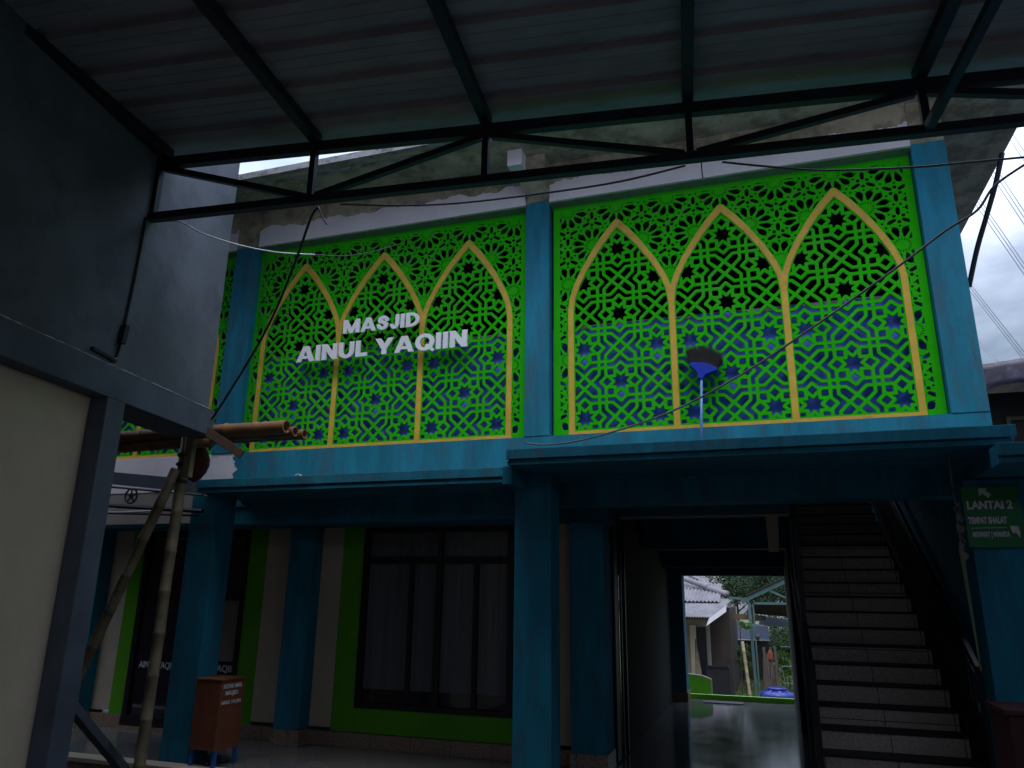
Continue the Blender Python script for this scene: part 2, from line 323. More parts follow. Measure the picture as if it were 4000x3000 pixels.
# eave slab and fascia
eave = obj('eave_slab', MB().box(-9.5, 2.41, 5.52, 12.2, 5.44, 5.50), 'raw', bld)
obj('eave_fascia', MB().box(-9.5, 2.41, 5.46, 5.518, 5.436, 5.503), 'fascia', bld)
obj('eave_drip_groove', MB().box(-9.5, 2.38, 5.58, 5.62, 5.428, 5.4385), 'fascia', bld)
obj('roof_top', MB().box(-9.3, 2.2, 6.2, 12.0, 5.503, 5.6), 'raw', bld)
# upper storey inside: floor, back wall, blue lower wall
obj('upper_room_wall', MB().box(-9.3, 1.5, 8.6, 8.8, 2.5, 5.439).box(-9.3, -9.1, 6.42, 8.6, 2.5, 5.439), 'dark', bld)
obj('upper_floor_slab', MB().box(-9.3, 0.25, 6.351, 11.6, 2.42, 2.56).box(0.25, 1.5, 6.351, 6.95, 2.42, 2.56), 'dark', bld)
obj('blue_parapet', MB().box(-9.1, 1.5, 6.262, 6.3495, 2.562, 3.783), 'blueboard', bld)
# broken white plaster edge along the top of the blue wall
def ragged(name, x0, x1, y, z, amp, n, m_, parent, up=.002, seed=1):
    rnd = random.Random(seed); A = []; a = 0
    for i in range(n+1):
        if rnd.random() < .25: a = rnd.choice([0, 0, .2, .5, 1])*amp
        A.append((x0+(x1-x0)*i/n, z-.0015-a*rnd.uniform(.5, 1)))
    mb = MB(); k = n+1
    mb.add([(x, y, zz) for x, zz in A]+[(x, y, z+up) for x, zz in A]+[(x, y+.003, zz) for x, zz in A]+[(x, y+.003, z+up) for x, zz in A],
           [(i, i+1, k+i+1, k+i) for i in range(n)]+[(i, i+1, 2*k+i+1, 2*k+i) for i in range(n)]+[(k+i, k+i+1, 3*k+i+1, 3*k+i) for i in range(n)])
    return obj(name, mb, m_, parent)
ragged('plaster_edge', -1.5, 1.4, 6.2585, 3.783, .035, 120, 'pvc', bld, seed=4)
ragged('plaster_edge', -4.9, -2.1, 6.2585, 3.783, .03, 120, 'pvc', bld, seed=6)

# ledges over the porch
def ledge(x0, x1, yf, z0, name='porch_ledge', y1=6.129):
    o = obj(name, MB().box(x0, x1, yf+0.03, y1, z0, z0+0.115), 'teal', bld)
    obj('ledge_lip', MB().box(x0-0.012, x1+0.03, yf, yf+0.028, z0+0.042, z0+0.118), 'teal', bld, bevel=0.004)
    obj('ledge_lower_lip', MB().box(x0-0.006, x1+0.01, yf+0.012, yf+0.028, z0-0.002, z0+0.03), 'teal', bld, bevel=0.003)
ledge(-4.87, -1.79, 5.5, 2.255)
ledge(-1.775, 1.50, 5.2, 2.335)
ledge(1.37, 3.2, 5.02, 2.19, y1=6.12)
# beams between the pillars and over the wall
obj('porch_beam', MB().box(-9.2, -1.79, 6.15, 6.40, 2.03, 2.199), 'teal', bld)
obj('porch_beam', MB().box(-1.775, 1.50, 6.132, 6.40, 2.135, 2.199), 'teal', bld)
obj('porch_side_beam', MB().box(-1.835, -1.76, 5.26, 6.08, 2.20, 2.333), 'teal', bld)
# wall head over the lower wall
obj('wall_head', MB().box(-9.2, -1.3, 6.62, 6.95, 2.035, 2.42), 'teal', bld)
for x, y, z in ((-2.75, 5.8, 2.254), (-.5, 5.6, 2.334), (1.02, 5.6, 2.334)):
    obj('hook', MB().tube([(x, y, z), (x+.004, y, z-.03), (x+.03, y, z-.045), (x+.035, y, z-.02)], .0035, 5), 'wiregrey', bld)
    obj('hook_wire', MB().tube([(x, y, z-.035), (x-.03, y, z-.11)], .0025, 5), 'wiregrey', bld)
# lower pillars with speckled tile foot
for x0, x1, zt in ((-5.035, -4.735, 2.254), (-1.862, -1.560, 2.334), (1.30, 1.72, 2.18)):
    obj('porch_pillar', MB().box(x0, x1, 5.65, 5.90, 0.0, zt), 'teal', bld, bevel=0.008)
# lower wall (plane Y=6.75) painted in strips
WY = 6.75
def strip(x0, x1, m, z0=0.16, z1=2.034, dy=0.0, name='wall_panel'):
    obj(name, MB().box(x0, x1, WY+dy, WY+0.18, z0, z1), m, bld)
strip(-9.2, -7.40, 'cream'); strip(-7.01, -6.757, 'cream')
strip(-6.755, -6.572, 'wgreen', dy=0.002, z0=0.13); strip(-5.18, -4.957, 'wgreen', dy=0.002, z0=0.13)
strip(-4.955, -4.572, 'cream'); strip(-4.288, -4.052, 'cream')
strip(-4.05, -3.81, 'wgreen', dy=0.002, z0=0.135); strip(-2.22, -2.0, 'wgreen', dy=0.002, z0=0.135)
strip(-3.808, -2.222, 'wgreen', dy=0.002, z0=0.135, z1=0.345)
strip(-1.998, -1.652, 'cream')
for x0, x1 in ((-7.40, -7.012), (-4.57, -4.29), (-1.65, -1.345)):
    obj('wall_pilaster', MB().box(x0, x1, 6.58, 6.93, 0.14, 2.034), 'teal', bld, bevel=0.006)
    obj('pilaster_foot', MB().box(x0-0.008, x1+0.008, 6.57, 6.93, 0.0, 0.139), 'skirt', bld)
for x0, x1 in ((-9.2, -7.41), (-7.0, -6.58), (-5.18, -4.58), (-4.28, -1.66)):
    obj('skirting', MB().box(x0, x1, 6.737, 6.93, 0.0, 0.128), 'skirt', bld)
# corridor shell
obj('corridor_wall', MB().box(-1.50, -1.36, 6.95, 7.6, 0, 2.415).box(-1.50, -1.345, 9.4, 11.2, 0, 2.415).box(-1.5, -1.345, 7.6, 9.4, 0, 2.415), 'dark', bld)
obj('corridor_beam', MB().box(-1.34, 0.24, 7.28, 7.5, 2.139, 2.418), 'teal', bld)
obj('corridor_beam', MB().box(-1.34, 0.24, 8.9, 9.15, 1.93, 2.418), 'teal', bld)
obj('corridor_beam', MB().box(-1.34, 0.26, 10.6, 10.8, 1.79, 2.418), 'teal', bld)
obj('hanging_post', MB().hull([(0.045, 7.3, 1.81), (0.13, 7.3, 1.81), (0.13, 7.38, 1.81), (0.045, 7.38, 1.81)], [(0.03, 7.28, 2.418), (0.165, 7.28, 2.418), (0.165, 7.4, 2.418), (0.03, 7.4, 2.418)]), 'cream', bld)
for y, z in ((7.27, 2.130), (8.89, 1.921), (10.59, 1.781)): obj('lit_beam_edge', MB().box(-1.34, .24, y, y+.01, z, z+.014), 'cream', bld)  # pale strips put the light on the lower beam edges into colour
# stairwell side wall, back wall and right wall
obj('stairwell_wall', MB().box(1.42, 1.499, 6.42, 11.6, 0, 5.43), 'teal', bld)
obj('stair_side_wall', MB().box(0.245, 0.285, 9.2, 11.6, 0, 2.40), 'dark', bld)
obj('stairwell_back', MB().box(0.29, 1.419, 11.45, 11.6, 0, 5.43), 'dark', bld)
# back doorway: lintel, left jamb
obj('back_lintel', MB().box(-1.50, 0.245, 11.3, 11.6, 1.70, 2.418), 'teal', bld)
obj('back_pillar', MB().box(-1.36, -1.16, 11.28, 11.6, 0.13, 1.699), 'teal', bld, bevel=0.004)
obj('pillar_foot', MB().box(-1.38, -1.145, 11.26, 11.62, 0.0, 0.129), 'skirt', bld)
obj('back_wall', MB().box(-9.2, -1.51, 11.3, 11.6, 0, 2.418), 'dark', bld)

# windows and door of the lower wall
win = thing('hall_window', (-3.0, 6.75, 0.35), 'wide dark framed casement window with green painted surround between the teal pilasters', 'window')
f = MB(); X0, X1, Z0, Z1 = -3.806, -2.224, 0.347, 2.032
for a, b in ((X0, X0+.06), (X1-.06, X1)): f.box(a, b, 6.735, 6.82, Z0, Z1)
for a, b in ((Z0, Z0+.05), (Z1-.05, Z1), (1.68, 1.745)): f.box(X0+.061, X1-.061, 6.737, 6.82, a, b)
for x in (-3.27, -3.0+.02, -2.6):
    wd = .042 if x != -2.98 else .062
    f.box(x-wd/2, x+wd/2, 6.740, 6.81, Z0+.051, 1.679)
f.box(-3.0, -2.95, 6.740, 6.81, 1.746, Z1-.051)
obj('frame', f, 'frame', win)
for a, b in ((X0+.062, -3.292), (-3.248, -3.012), (-2.948, -2.622), (-2.578, X1-.062)):
    obj('pane', MB().box(a, b, 6.775, 6.785, 0.52, 1.678), 'pane_reflection', win)
    obj('lower_pane', MB().box(a, b, 6.775, 6.785, Z0+.052, 0.519), 'glass', win)
for a, b in ((X0+.062, -3.002), (-2.948, X1-.062)):
    obj('transom_pane', MB().box(a, b, 6.775, 6.785, 1.747, Z1-.052), 'pane_reflection', win)
door = thing('hall_door', (-5.87, 6.75, 0), 'dark glass double door behind the bamboo pole, white lettering on its frosted film', 'door')
f = MB(); X0, X1 = -6.568, -5.184
for a, b in ((X0, X0+.06), (X1-.05, X1), (-5.9, -5.82)): f.box(a, b, 6.737, 6.82, 0.03, 2.032)
f.box(X0+.061, X1-.051, 6.739, 6.82, 0.03, 0.13); f.box(X0+.061, X1-.051, 6.739, 6.82, 1.95, 2.032)
obj('frame', f, 'frame', door)
obj('threshold', MB().box(X0, X1, 6.70, 6.93, 0.0, 0.028), 'skirt', door)
for a, b in ((X0+.062, -5.902), (-5.818, X1-.052)):
    obj('glass_leaf', MB().box(a, b, 6.775, 6.785, 0.131, 1.949), 'glass', door)
obj('frosted_film', MB().box(-5.816, X1-.054, 6.768, 6.773, 0.70, 1.30), 'frost', door)
obj('frosted_film', MB().box(-5.816, X1-.054, 6.768, 6.773, 0.50, 0.56), 'frost', door)
for a, b in ((-6.45, -5.95), (-5.78, -5.20)):
    obj('lettering', text_mb('AINUL YAQIIN', a, b, 0.585, 0.665, lambda x, z, d: Vector((x, 6.765-d, z)), .004, .02), 'lettersmall', door)
inn = thing('corridor_window', (-1.35, 7.3, .1), 'dark glazed window panel in the left wall of the passage', 'window')
obj('pane', MB().box(-1.358, -1.35, 7.12, 7.50, 0.10, 1.60), 'glass', inn)
f = MB()
for a, b in ((6.97, 7.119), (7.29, 7.33), (7.501, 7.56)): f.box(-1.344, -1.325, a, b, 0.02, 1.998)
obj('frame', f, 'frame', inn)

# ================================================================ PATTERNED SCREENS
def contours(Fv, xs, zs):
    """marching squares (Fv > 0 is solid); returns closed loops of points"""
    inside = Fv > 0; nx, nz = Fv.shape; seg = {}
    c = inside[:-1, :-1]*1+inside[1:, :-1]*2+inside[1:, 1:]*4+inside[:-1, 1:]*8
    I, J = np.nonzero((c > 0) & (c < 15))
    def ex(e, i, j):
        if e == 0: return ('h', i, j)
        if e == 1: return ('v', i+1, j)
        if e == 2: return ('h', i, j+1)
        return ('v', i, j)
    T = {1: [(3, 0)], 2: [(0, 1)], 3: [(3, 1)], 4: [(1, 2)], 6: [(0, 2)], 7: [(3, 2)], 8: [(2, 3)], 9: [(2, 0)], 11: [(2, 1)], 12: [(1, 3)], 13: [(1, 0)], 14: [(0, 3)]}
    for i, j in zip(I.tolist(), J.tolist()):
        k = int(c[i, j])
        if k in (5, 10):
            ctr = Fv[i:i+2, j:j+2].mean() > 0
            if k == 5: tt = [(1, 0), (3, 2)] if ctr else [(3, 0), (1, 2)]
            else: tt = [(0, 3), (2, 1)] if ctr else [(0, 1), (2, 3)]
        else: tt = T[k]
        for a, b in tt: seg[ex(a, i, j)] = ex(b, i, j)
    def pt(e):
        d, i, j = e
        if d == 'h': a, b = Fv[i, j], Fv[i+1, j]; t = a/(a-b); return (xs[i]+(xs[i+1]-xs[i])*t, zs[j])
        a, b = Fv[i, j], Fv[i, j+1]; t = a/(a-b); return (xs[i], zs[j]+(zs[j+1]-zs[j])*t)
    loops = []
    while seg:
        s0, nx_ = seg.popitem(); L = [s0]
        while nx_ != s0:
            L.append(nx_); nx_ = seg.pop(nx_, None)
            if nx_ is None: L = None; break
        if L and len(L) > 5: loops.append([pt(e) for e in L])
    return loops
def simplify(L, tol):
    P = np.array(L); n = len(P)
    a = 0; b = int(np.argmax(((P-P[0])**2).sum(1)))
    keep = set([a, b]); st = [(a, b), (b, n)]
    while st:
        i, j = st.pop()
        if j-i < 2: continue
        A = P[i]; B = P[j % n]; d = B-A; L2 = np.hypot(*d)+1e-12; Q = P[i+1:j]-A
        dist = np.abs(Q[:, 0]*d[1]-Q[:, 1]*d[0])/L2; k = int(dist.argmax())
        if dist[k] > tol: k += i+1; keep.add(k); st += [(i, k), (k, j)]
    return [tuple(P[k]) for k in sorted(keep)]
def segdist(x, z, a, b):
    ax, az = a; dx, dz = b[0]-ax, b[1]-az; t = np.clip(((x-ax)*dx+(z-az)*dz)/(dx*dx+dz*dz), 0, 1)
    return np.hypot(x-ax-t*dx, z-az-t*dz)
WA = 0.935; SW = 3*WA; MARG = 0.14; ZB, ZS, ZT = 2.745, 3.93, 4.998
CURVE = [(0, 2.6), (0, 3.91), (.018, 4.04), (.06, 4.16), (.145, 4.325), (.265, 4.51), (.37, 4.645), (.4675, 4.752)]
def screen_fields(h=0.004):
    xs = np.arange(-MARG-0.02, SW+MARG+0.02, h); zs = np.arange(ZB-0.03, ZT+0.03, h)
    X, Z = np.meshgrid(xs, zs, indexing='ij')
    # arch band
    band = np.full(X.shape, 9.0); inside = np.zeros(X.shape, bool)
    cx = np.array([c[0] for c in CURVE]); cz = np.array([c[1] for c in CURVE])
    for k in range(3):
        o0 = .024 if k == 0 else 0; o1 = .024 if k == 2 else 0
        for side in (0, 1):
            pts = []
            for x, z in CURVE:
                off = (o0 if side == 0 else o1)*max(0, 1-x/.4675)
                pts.append((k*WA+off+x, z) if side == 0 else ((k+1)*WA-off-x, z))
            for a, b in zip(pts[:-1], pts[1:]): band = np.minimum(band, segdist(X, Z, a, b))
            px = np.array([abs(p[0]-(k+.5)*WA) for p in pts])
            sel = (X >= k*WA) & (X <= (k+.5)*WA) if side == 0 else (X > (k+.5)*WA) & (X <= (k+1)*WA)
            zc = np.interp(-np.abs(X-(k+.5)*WA), -px, np.array([p[1] for p in pts]))
            lim = WA/2-(o0 if side == 0 else o1)
            inside |= sel & (Z < zc) & (np.abs(X-(k+.5)*WA) < lim+1e-6)
    hw = .025+.006*np.clip((Z-4.3)/.4, 0, 1)
    bandf = hw-band                                       # >0 inside the band
    sill = (ZB+.052)-Z
    # pattern A: interlaced eight-pointed stars
    a = .65; az = .636
    k = np.clip(np.floor(X/WA), 0, 2)
    x = (X-(k+.5)*WA)/a; z = (Z-4.487)/az
    x = x-np.round(x); z = z-np.round(z); x = np.abs(x); z = np.abs(z)
    sw = x+z > .5; x = np.where(sw, .5-x, x); z = np.where(sw, .5-z, z)
    p = np.maximum(x, z); q = np.minimum(x, z)
    S = [((.078, .078), (.204, .078)), ((.204, .0735), (.204, .30)), ((.204, .204), (.32, .204)), ((.296, .1135), (.296, .26)),
         ((.296, .1135), (.4095, 0)), ((.4095, 0), (.4548, .0453)), ((.0965, 0), (.187, .0905)), ((.187, .0905), (.2775, 0)),
         ((.078, .078), (.078, .204)), ((.4095, 0), (.5, -.0905))]
    dA = np.full(X.shape, 9.0)
    for s in S: dA = np.minimum(dA, segdist(p, q, *s))
    fA = (.0215-dA)*a
    # pattern B: twelve-petal rosettes on a hexagonal lattice
    b = WA/2; sy = (b*sqrt(3)/2)/.37
    x = X; z = (Z-4.925)*sy; best = np.full(X.shape, 1e9); bx = np.zeros(X.shape); bz = np.zeros(X.shape)
    row = b*sqrt(3)/2
    r0 = np.round(z/row)
    for dr in (-1, 0, 1):
        r = r0+dr; off = np.where(np.mod(r, 2) == 0, 0, b/2); cxx = np.round((x-off)/b)*b+off
        dx = x-cxx; dz = z-r*row; dd = dx*dx+dz*dz; m = dd < best
        best = np.where(m, dd, best); bx = np.where(m, dx, bx); bz = np.where(m, dz, bz)
    rr = np.sqrt(best)/b; th = np.arctan2(bz, bx); t6 = np.abs(th-np.round(th/(pi/3))*(pi/3))   # 0..30 deg
    holes = np.full(X.shape, -9.0)
    def poly(px_, py_, pts):
        """signed: >0 inside convex polygon (ccw)"""
        f = np.full(px_.shape, 9.0); n = len(pts)
        for i in range(n):
            A = pts[i]; B = pts[(i+1) % n]; L = sqrt((B[0]-A[0])**2+(B[1]-A[1])**2)
            f = np.minimum(f, ((B[0]-A[0])*(py_-A[1])-(B[1]-A[1])*(px_-A[0]))/L)
        return f
    def local(ang): return rr*np.cos(t6-ang), rr*np.sin(t6-ang)
    u, v = local(radians(15)); holes = np.maximum(holes, poly(u, v, [(.175, -.014), (.30, -.064), (.365, -.054), (.405, 0), (.365, .054), (.30, .064), (.175, .014)]))
    for ang in (10, 30):
        u, v = local(radians(ang)); holes = np.maximum(holes, poly(u, v, [(.092, -.004), (.148, -.0105), (.148, .0105), (.092, .004)]))
    u, v = local(0.0); holes = np.maximum(holes, poly(u, v, [(.418, 0), (.445, -.027), (.472, 0), (.445, .027)]))
    uu = rr*np.cos(t6); vv = rr*np.sin(t6)
    holes = np.maximum(holes, poly(uu, vv, [(.464, .09), (.5, .050), (.536, .09), (.536, .20), (.5, .245), (.464, .20)]))
    u, v = local(radians(30)); holes = np.maximum(holes, poly(u, v, [(.375, 0), (.402, -.026), (.429, 0), (.402, .026)]))
    holes = np.maximum(holes, poly(u, v, [(.449, 0), (.49, -.044), (.532, 0), (.49, .044)]))
    holes = np.maximum(holes, poly(*local(radians(11)), [(.392, 0), (.41, -.016), (.428, 0), (.41, .016)]))
    fB = -holes*b
    solid = np.where(inside, fA, fB)
    solid = np.maximum(solid, bandf+.010)
    solid = np.maximum(solid, sill+.004)
    edge = np.minimum(np.minimum(X+MARG, SW+MARG-X), np.minimum(Z-ZB, ZT-Z))
    border = np.maximum(.062-np.minimum(X+MARG, SW+MARG-X), .055-(ZT-Z))
    solid = np.maximum(solid, border)
    solid = np.minimum(solid, edge)
    trim = np.maximum(bandf, np.minimum(np.minimum(sill-.012, X+.004), SW+.004-X))
    trim = np.minimum(trim, Z-(ZB+.004))
    return xs, zs, solid, trim
def plate(name, loops, y0, y1, mats):
    cu = bpy.data.curves.new(name, 'CURVE'); cu.dimensions = '2D'; cu.fill_mode = 'BOTH'; cu.extrude = (y1-y0)/2*K
    for L in loops:
        sp = cu.splines.new('POLY'); sp.points.add(len(L)-1)
        sp.points.foreach_set('co', [c for x, z in L for c in (x*K, z*K, 0, 1)]); sp.use_cyclic_u = True
    ob = bpy.data.objects.new('t', cu); COL.objects.link(ob); bpy.context.view_layer.update()
    me = bpy.data.meshes.new_from_object(ob.evaluated_get(bpy.context.evaluated_depsgraph_get()))
    bpy.data.objects.remove(ob); bpy.data.curves.remove(cu)
    me.name = name; me.transform(Matrix(((1, 0, 0, 0), (0, 0, -1, (y0+y1)/2*K), (0, 1, 0, 0), (0, 0, 0, 1))))
    me.materials.clear()
    for q in mats: me.materials.append(MT[q])
    if len(mats) > 1:
        me.polygons.foreach_set('material_index', [0 if abs(p.normal.y) > .5 else 1 for p in me.polygons])
    me.polygons.foreach_set('use_smooth', [False]*len(me.polygons))
    return me
xs, zs, FS, FT = screen_fields()
LS = [simplify(L, .0011) for L in contours(FS, xs, zs)]
LT = [simplify(L, .0014) for L in contours(FT, xs, zs)]
LS = [L for L in LS if len(L) > 2]; LT = [L for L in LT if len(L) > 2]
me_s = plate('panel', LS, -0.025, -0.002, ['green', 'green_edge'])
me_t = plate('arch_trim', LT, -0.030, -0.0265, ['yellow'])
SCREENS = [(-1.545, 'green cut-out screen with three yellow arches over the dark passage and stairs'),
           (-4.892, 'green cut-out screen with three yellow arches behind the white letters'),
           (-8.24, 'green cut-out screen mostly hidden behind the grey wall')]
for x0, lab in SCREENS:
    s = thing('patterned_screen', (x0, 6.225, 0), lab, 'screen', 'arched lattice screens of the upper storey')
    for nm, me in (('panel', me_s), ('arch_trim', me_t)):
        o = bpy.data.objects.new(nm, me); COL.objects.link(o); o.parent = s

# ================================================================ LETTERS
ls = thing('letter_sign', (-3.4, 6.12, 3.63), 'raised white capital letters reading MASJID AINUL YAQIIN on the green screen', 'sign')
def glyph(ch):
    """heavy block capital as a field on a grid, one unit tall; returns loops and width"""
    h = .0125; W = {'I': .27, 'L': .64, 'J': .60, 'S': .80, 'M': 1.12, 'N': .88, 'U': .86, 'A': 1.0, 'Y': .98, 'D': .88, 'Q': 1.0}[ch]
    xs = np.arange(-.06, W+.07, h); zs = np.arange(-.14, 1.08, h); X, Z = np.meshgrid(xs, zs, indexing='ij')
    def bx(a, b, hw):
        dx, dz = b[0]-a[0], b[1]-a[1]; L = sqrt(dx*dx+dz*dz); dx /= L; dz /= L
        t = (X-a[0])*dx+(Z-a[1])*dz; n = np.abs((X-a[0])*dz-(Z-a[1])*dx); return np.minimum(np.minimum(t, L-t), hw-n)
    def ell(cx, cz, rx, rz): return (1-np.sqrt(((X-cx)/rx)**2+((Z-cz)/rz)**2))*min(rx, rz)
    clip = np.minimum(Z, 1-Z); v = .13
    if ch == 'I': f = bx((v, 0), (v, 1), v)
    elif ch == 'L': f = np.maximum(bx((v, 0), (v, 1), v), bx((0, .115), (W, .115), .115))
    elif ch == 'N': f = np.maximum.reduce([bx((v, 0), (v, 1), v), bx((W-v, 0), (W-v, 1), v), bx((.06, 1.08), (W-.06, -.08), .135)])
    elif ch == 'M': f = np.maximum.reduce([bx((v, 0), (v, 1), v), bx((W-v, 0), (W-v, 1), v), bx((.09, 1.08), (W/2+.01, .02), .125), bx((W-.09, 1.08), (W/2-.01, .02), .125)])
    elif ch == 'A': f = np.maximum.reduce([bx((.10, -.06), (W/2+.015, 1.1), .128), bx((W-.10, -.06), (W/2-.015, 1.1), .128), bx((.25, .275), (W-.25, .275), .085)])
    elif ch == 'Y': f = np.maximum.reduce([bx((W/2, 0), (W/2, .46), v), bx((W/2+.01, .34), (.08, 1.1), .135), bx((W/2-.01, .34), (W-.08, 1.1), .135)])
    elif ch == 'U':
        r = np.minimum(ell(W/2, .40, W/2, .42), -ell(W/2, .40, W/2-.26, .19)); r = np.minimum(r, .401-Z)
        f = np.maximum.reduce([bx((v, .40), (v, 1), v), bx((W-v, .40), (W-v, 1), v), r]); clip = np.minimum(Z+.02, 1-Z)
    elif ch == 'D':
        r = np.minimum(ell(.34, .5, W-.34, .5), -ell(.34, .5, W-.34-.25, .29)); r = np.minimum(r, X-.339)
        f = np.maximum.reduce([bx((v, 0), (v, 1), v), bx((0, .105), (.345, .105), .105), bx((0, .895), (.345, .895), .105), r])
    elif ch == 'Q':
        f = np.maximum(np.minimum(ell(.5, .5, .5, .52), -ell(.5, .5, .25, .30)), bx((.56, .34), (.98, -.06), .085)); clip = np.minimum(Z+.12, 1.02-Z)
    elif ch == 'J':
        r = np.minimum(ell(.30, .33, .30, .35), -ell(.30, .33, .06, .13)); r = np.minimum(r, .331-Z)
        f = np.maximum(bx((W-v, .33), (W-v, 1), v), r); clip = np.minimum(Z+.02, 1-Z)
    else:
        P = [(.66, .70), (.60, .82), (.50, .88), (.36, .885), (.22, .83), (.17, .73), (.22, .62), (.36, .56), (.50, .505), (.61, .43), (.64, .30), (.58, .18), (.44, .12), (.30, .125), (.18, .20), (.13, .32)]
        d = np.full(X.shape, 9.0)
        for a, b in zip(P[:-1], P[1:]): d = np.minimum(d, segdist(X, Z, a, b))
        f = .122-d; clip = np.minimum(Z+.02, 1.02-Z)
    f = np.minimum(f, clip)
    f[0, :] = f[-1, :] = -1; f[:, 0] = f[:, -1] = -1
    return [simplify(L, .003) for L in contours(f, xs, zs)], W
GL = {}
def word(txt, x0, x1, zb, zt, y):
    for ch in txt:
        if ch != ' ' and ch not in GL: GL[ch] = glyph(ch)
    adv = [.36 if ch == ' ' else GL[ch][1]+.085 for ch in txt]; sc = (x1-x0)/(sum(adv)-.085); x = x0
    for ch, a in zip(txt, adv):
        if ch != ' ':
            hz = zt-zb; loops = [[(x+px*sc, zb+pz*hz) for px, pz in L] for L in GL[ch][0] if len(L) > 2]
            me = plate('letter', loops, -.008, .008, ['letter']); me.transform(Matrix.Translation(Vector((0, y*K, 0))-ORIG[ls.name]))
            o = bpy.data.objects.new('letter', me); COL.objects.link(o); o.parent = ls
        x += a*sc
word('MASJID', -3.845, -3.005, 3.892, 4.038, 6.10)
word('AINUL YAQIIN', -4.36, -2.50, 3.635, 3.802, 6.10)
for x in np.linspace(-4.3, -2.55, 9): obj('standoff_pin', MB().tube([(x, 6.112, 3.70), (x, 6.198, 3.70)], .006, 6), 'black', ls)
for x in np.linspace(-3.8, -3.05, 6): obj('standoff_pin', MB().tube([(x, 6.112, 3.95), (x, 6.198, 3.95)], .006, 6), 'black', ls)

# ================================================================ LEFT GREY BUILDING
DL = 3.4825
gb = thing('grey_building', tuple(UW*-DL+VW*3), 'dark grey rendered side building with cream lower wall and projecting beam', 'building')
FW = (UW, VW)
vend = 5.695   # far corner along v
obj('upper_wall', MB().box(-DL-3.0, -DL, -5, vend, 2.866, 6.3, FW), 'grey', gb)
obj('soffit', MB().box(-DL-2.9, -DL-.31, 3, vend-.02, 2.82, 2.8645, FW), 'cream', gb)
obj('beam', MB().box(-DL-.3, -DL+.08, -5, vend-.02, 2.645, 2.864, FW), 'greybeam', gb, bevel=0.006)
obj('column', MB().box(-DL-.3, -DL+.08, 4.36, 4.54, -0.2, 2.644, FW), 'greybeam', gb, bevel=0.006)
obj('lower_wall', MB().box(-DL-3.0, -DL-.05, -5, 4.358, -0.2, 2.643, FW), 'creamwall', gb)
mb = MB(); rnd = random.Random(2); pts = []; rs = []
for i in range(140):
    v = 0.4+i*.0377; pts.append(UW*(-DL+.0805)+VW*v+Vector((0, 0, 2.864+rnd.uniform(-.002, .002)))); rs.append(rnd.choice([.0008, .0012, .003, .004]))
mb.tube(pts, rs, 5); obj('chipped_edge', mb, 'pvc', gb)

# conduit on grey wall
pw = lambda v, z, o=.012: UW*(-DL+o)+VW*v+Vector((0, 0, z))
cdt = thing('wall_cable', tuple(pw(4.49, 3)), 'black cable clipped to the dark grey wall ending in a small plug box', 'cable')
obj('cable', MB().tube([pw(4.53, 4.08), pw(4.515, 3.6), pw(4.49, 3.2), pw(4.475, 3.02), pw(4.46, 2.95), pw(4.40, 2.90)], .010, 6), 'wire', cdt)
obj('plug_box', MB().bar(pw(4.48, 3.20, .03), pw(4.465, 3.06, .03), .045, .035), 'black', cdt)
obj('bracket', MB().bar(pw(4.42, 2.915, .04), pw(4.18, 2.93, .04), .03, .022), 'black', cdt)

# ================================================================ CANOPY (roof, rafters, truss)
can = thing('steel_canopy', (0, 0, 4.4), 'corrugated metal canopy roof on black steel tube trusses overhead', 'canopy')
pt = lambda u, v, z: UT*u+VT*v+Vector((0, 0, z))
VTR = 4.3
ul = -3.83
def topz(u): return 4.462-(u+.2)*.0275
def botz(u): return 4.108
ur = 6.0
tw = .058
obj('bottom_chord', MB().bar(pt(ul, VTR, botz(ul)), pt(ur, VTR, botz(ur)), tw, .058), 'black', can)
obj('top_chord', MB().bar(pt(ul, VTR, topz(ul)+.008), pt(ur, VTR, topz(ur)+.008), tw, .08), 'black', can)
nodes = [ul+.02, -2.507, -1.207, 0.157, 1.54, 2.9, 4.3]
for i, u in enumerate(nodes): obj('strut', MB().bar(pt(u, VTR, botz(u)+.026), pt(u, VTR, topz(u)-.031), .045), 'black', can)
dg = [(nodes[0], 1, nodes[1], 0), (nodes[1], 0, nodes[2], 1), (nodes[2], 1, nodes[3], 0), (nodes[3], 0, nodes[4], 1), (nodes[4], 1, nodes[5], 0), (nodes[5], 0, nodes[6], 1)]
for a, ta, b, tb in dg:
    d = .02 if a < b else 0
    obj('diagonal', MB().bar(pt(a+.04, VTR+.004, topz(a)-.035 if ta else botz(a)+.03), pt(b-.04, VTR+.004, topz(b)-.035 if tb else botz(b)+.03), .042, .045), 'black', can)
RZ = .088
for u in nodes:
    if u == nodes[0]: u += .05
    obj('rafter', MB().bar(pt(u, VTR+.02, topz(u)+RZ), pt(u, -1.5, topz(u)+RZ), .07, .08), 'black', can)
u = nodes[4]
obj('side_chord', MB().bar(pt(u, VTR-.03, 4.118), pt(u+.02, -1.5, 4.13), .05, .05), 'black', can)
for v in (2.9, 1.5, 0.1, -1.2):
    obj('strut', MB().bar(pt(u, v, 4.145), pt(u, v, topz(u)+.03), .045), 'black', can)
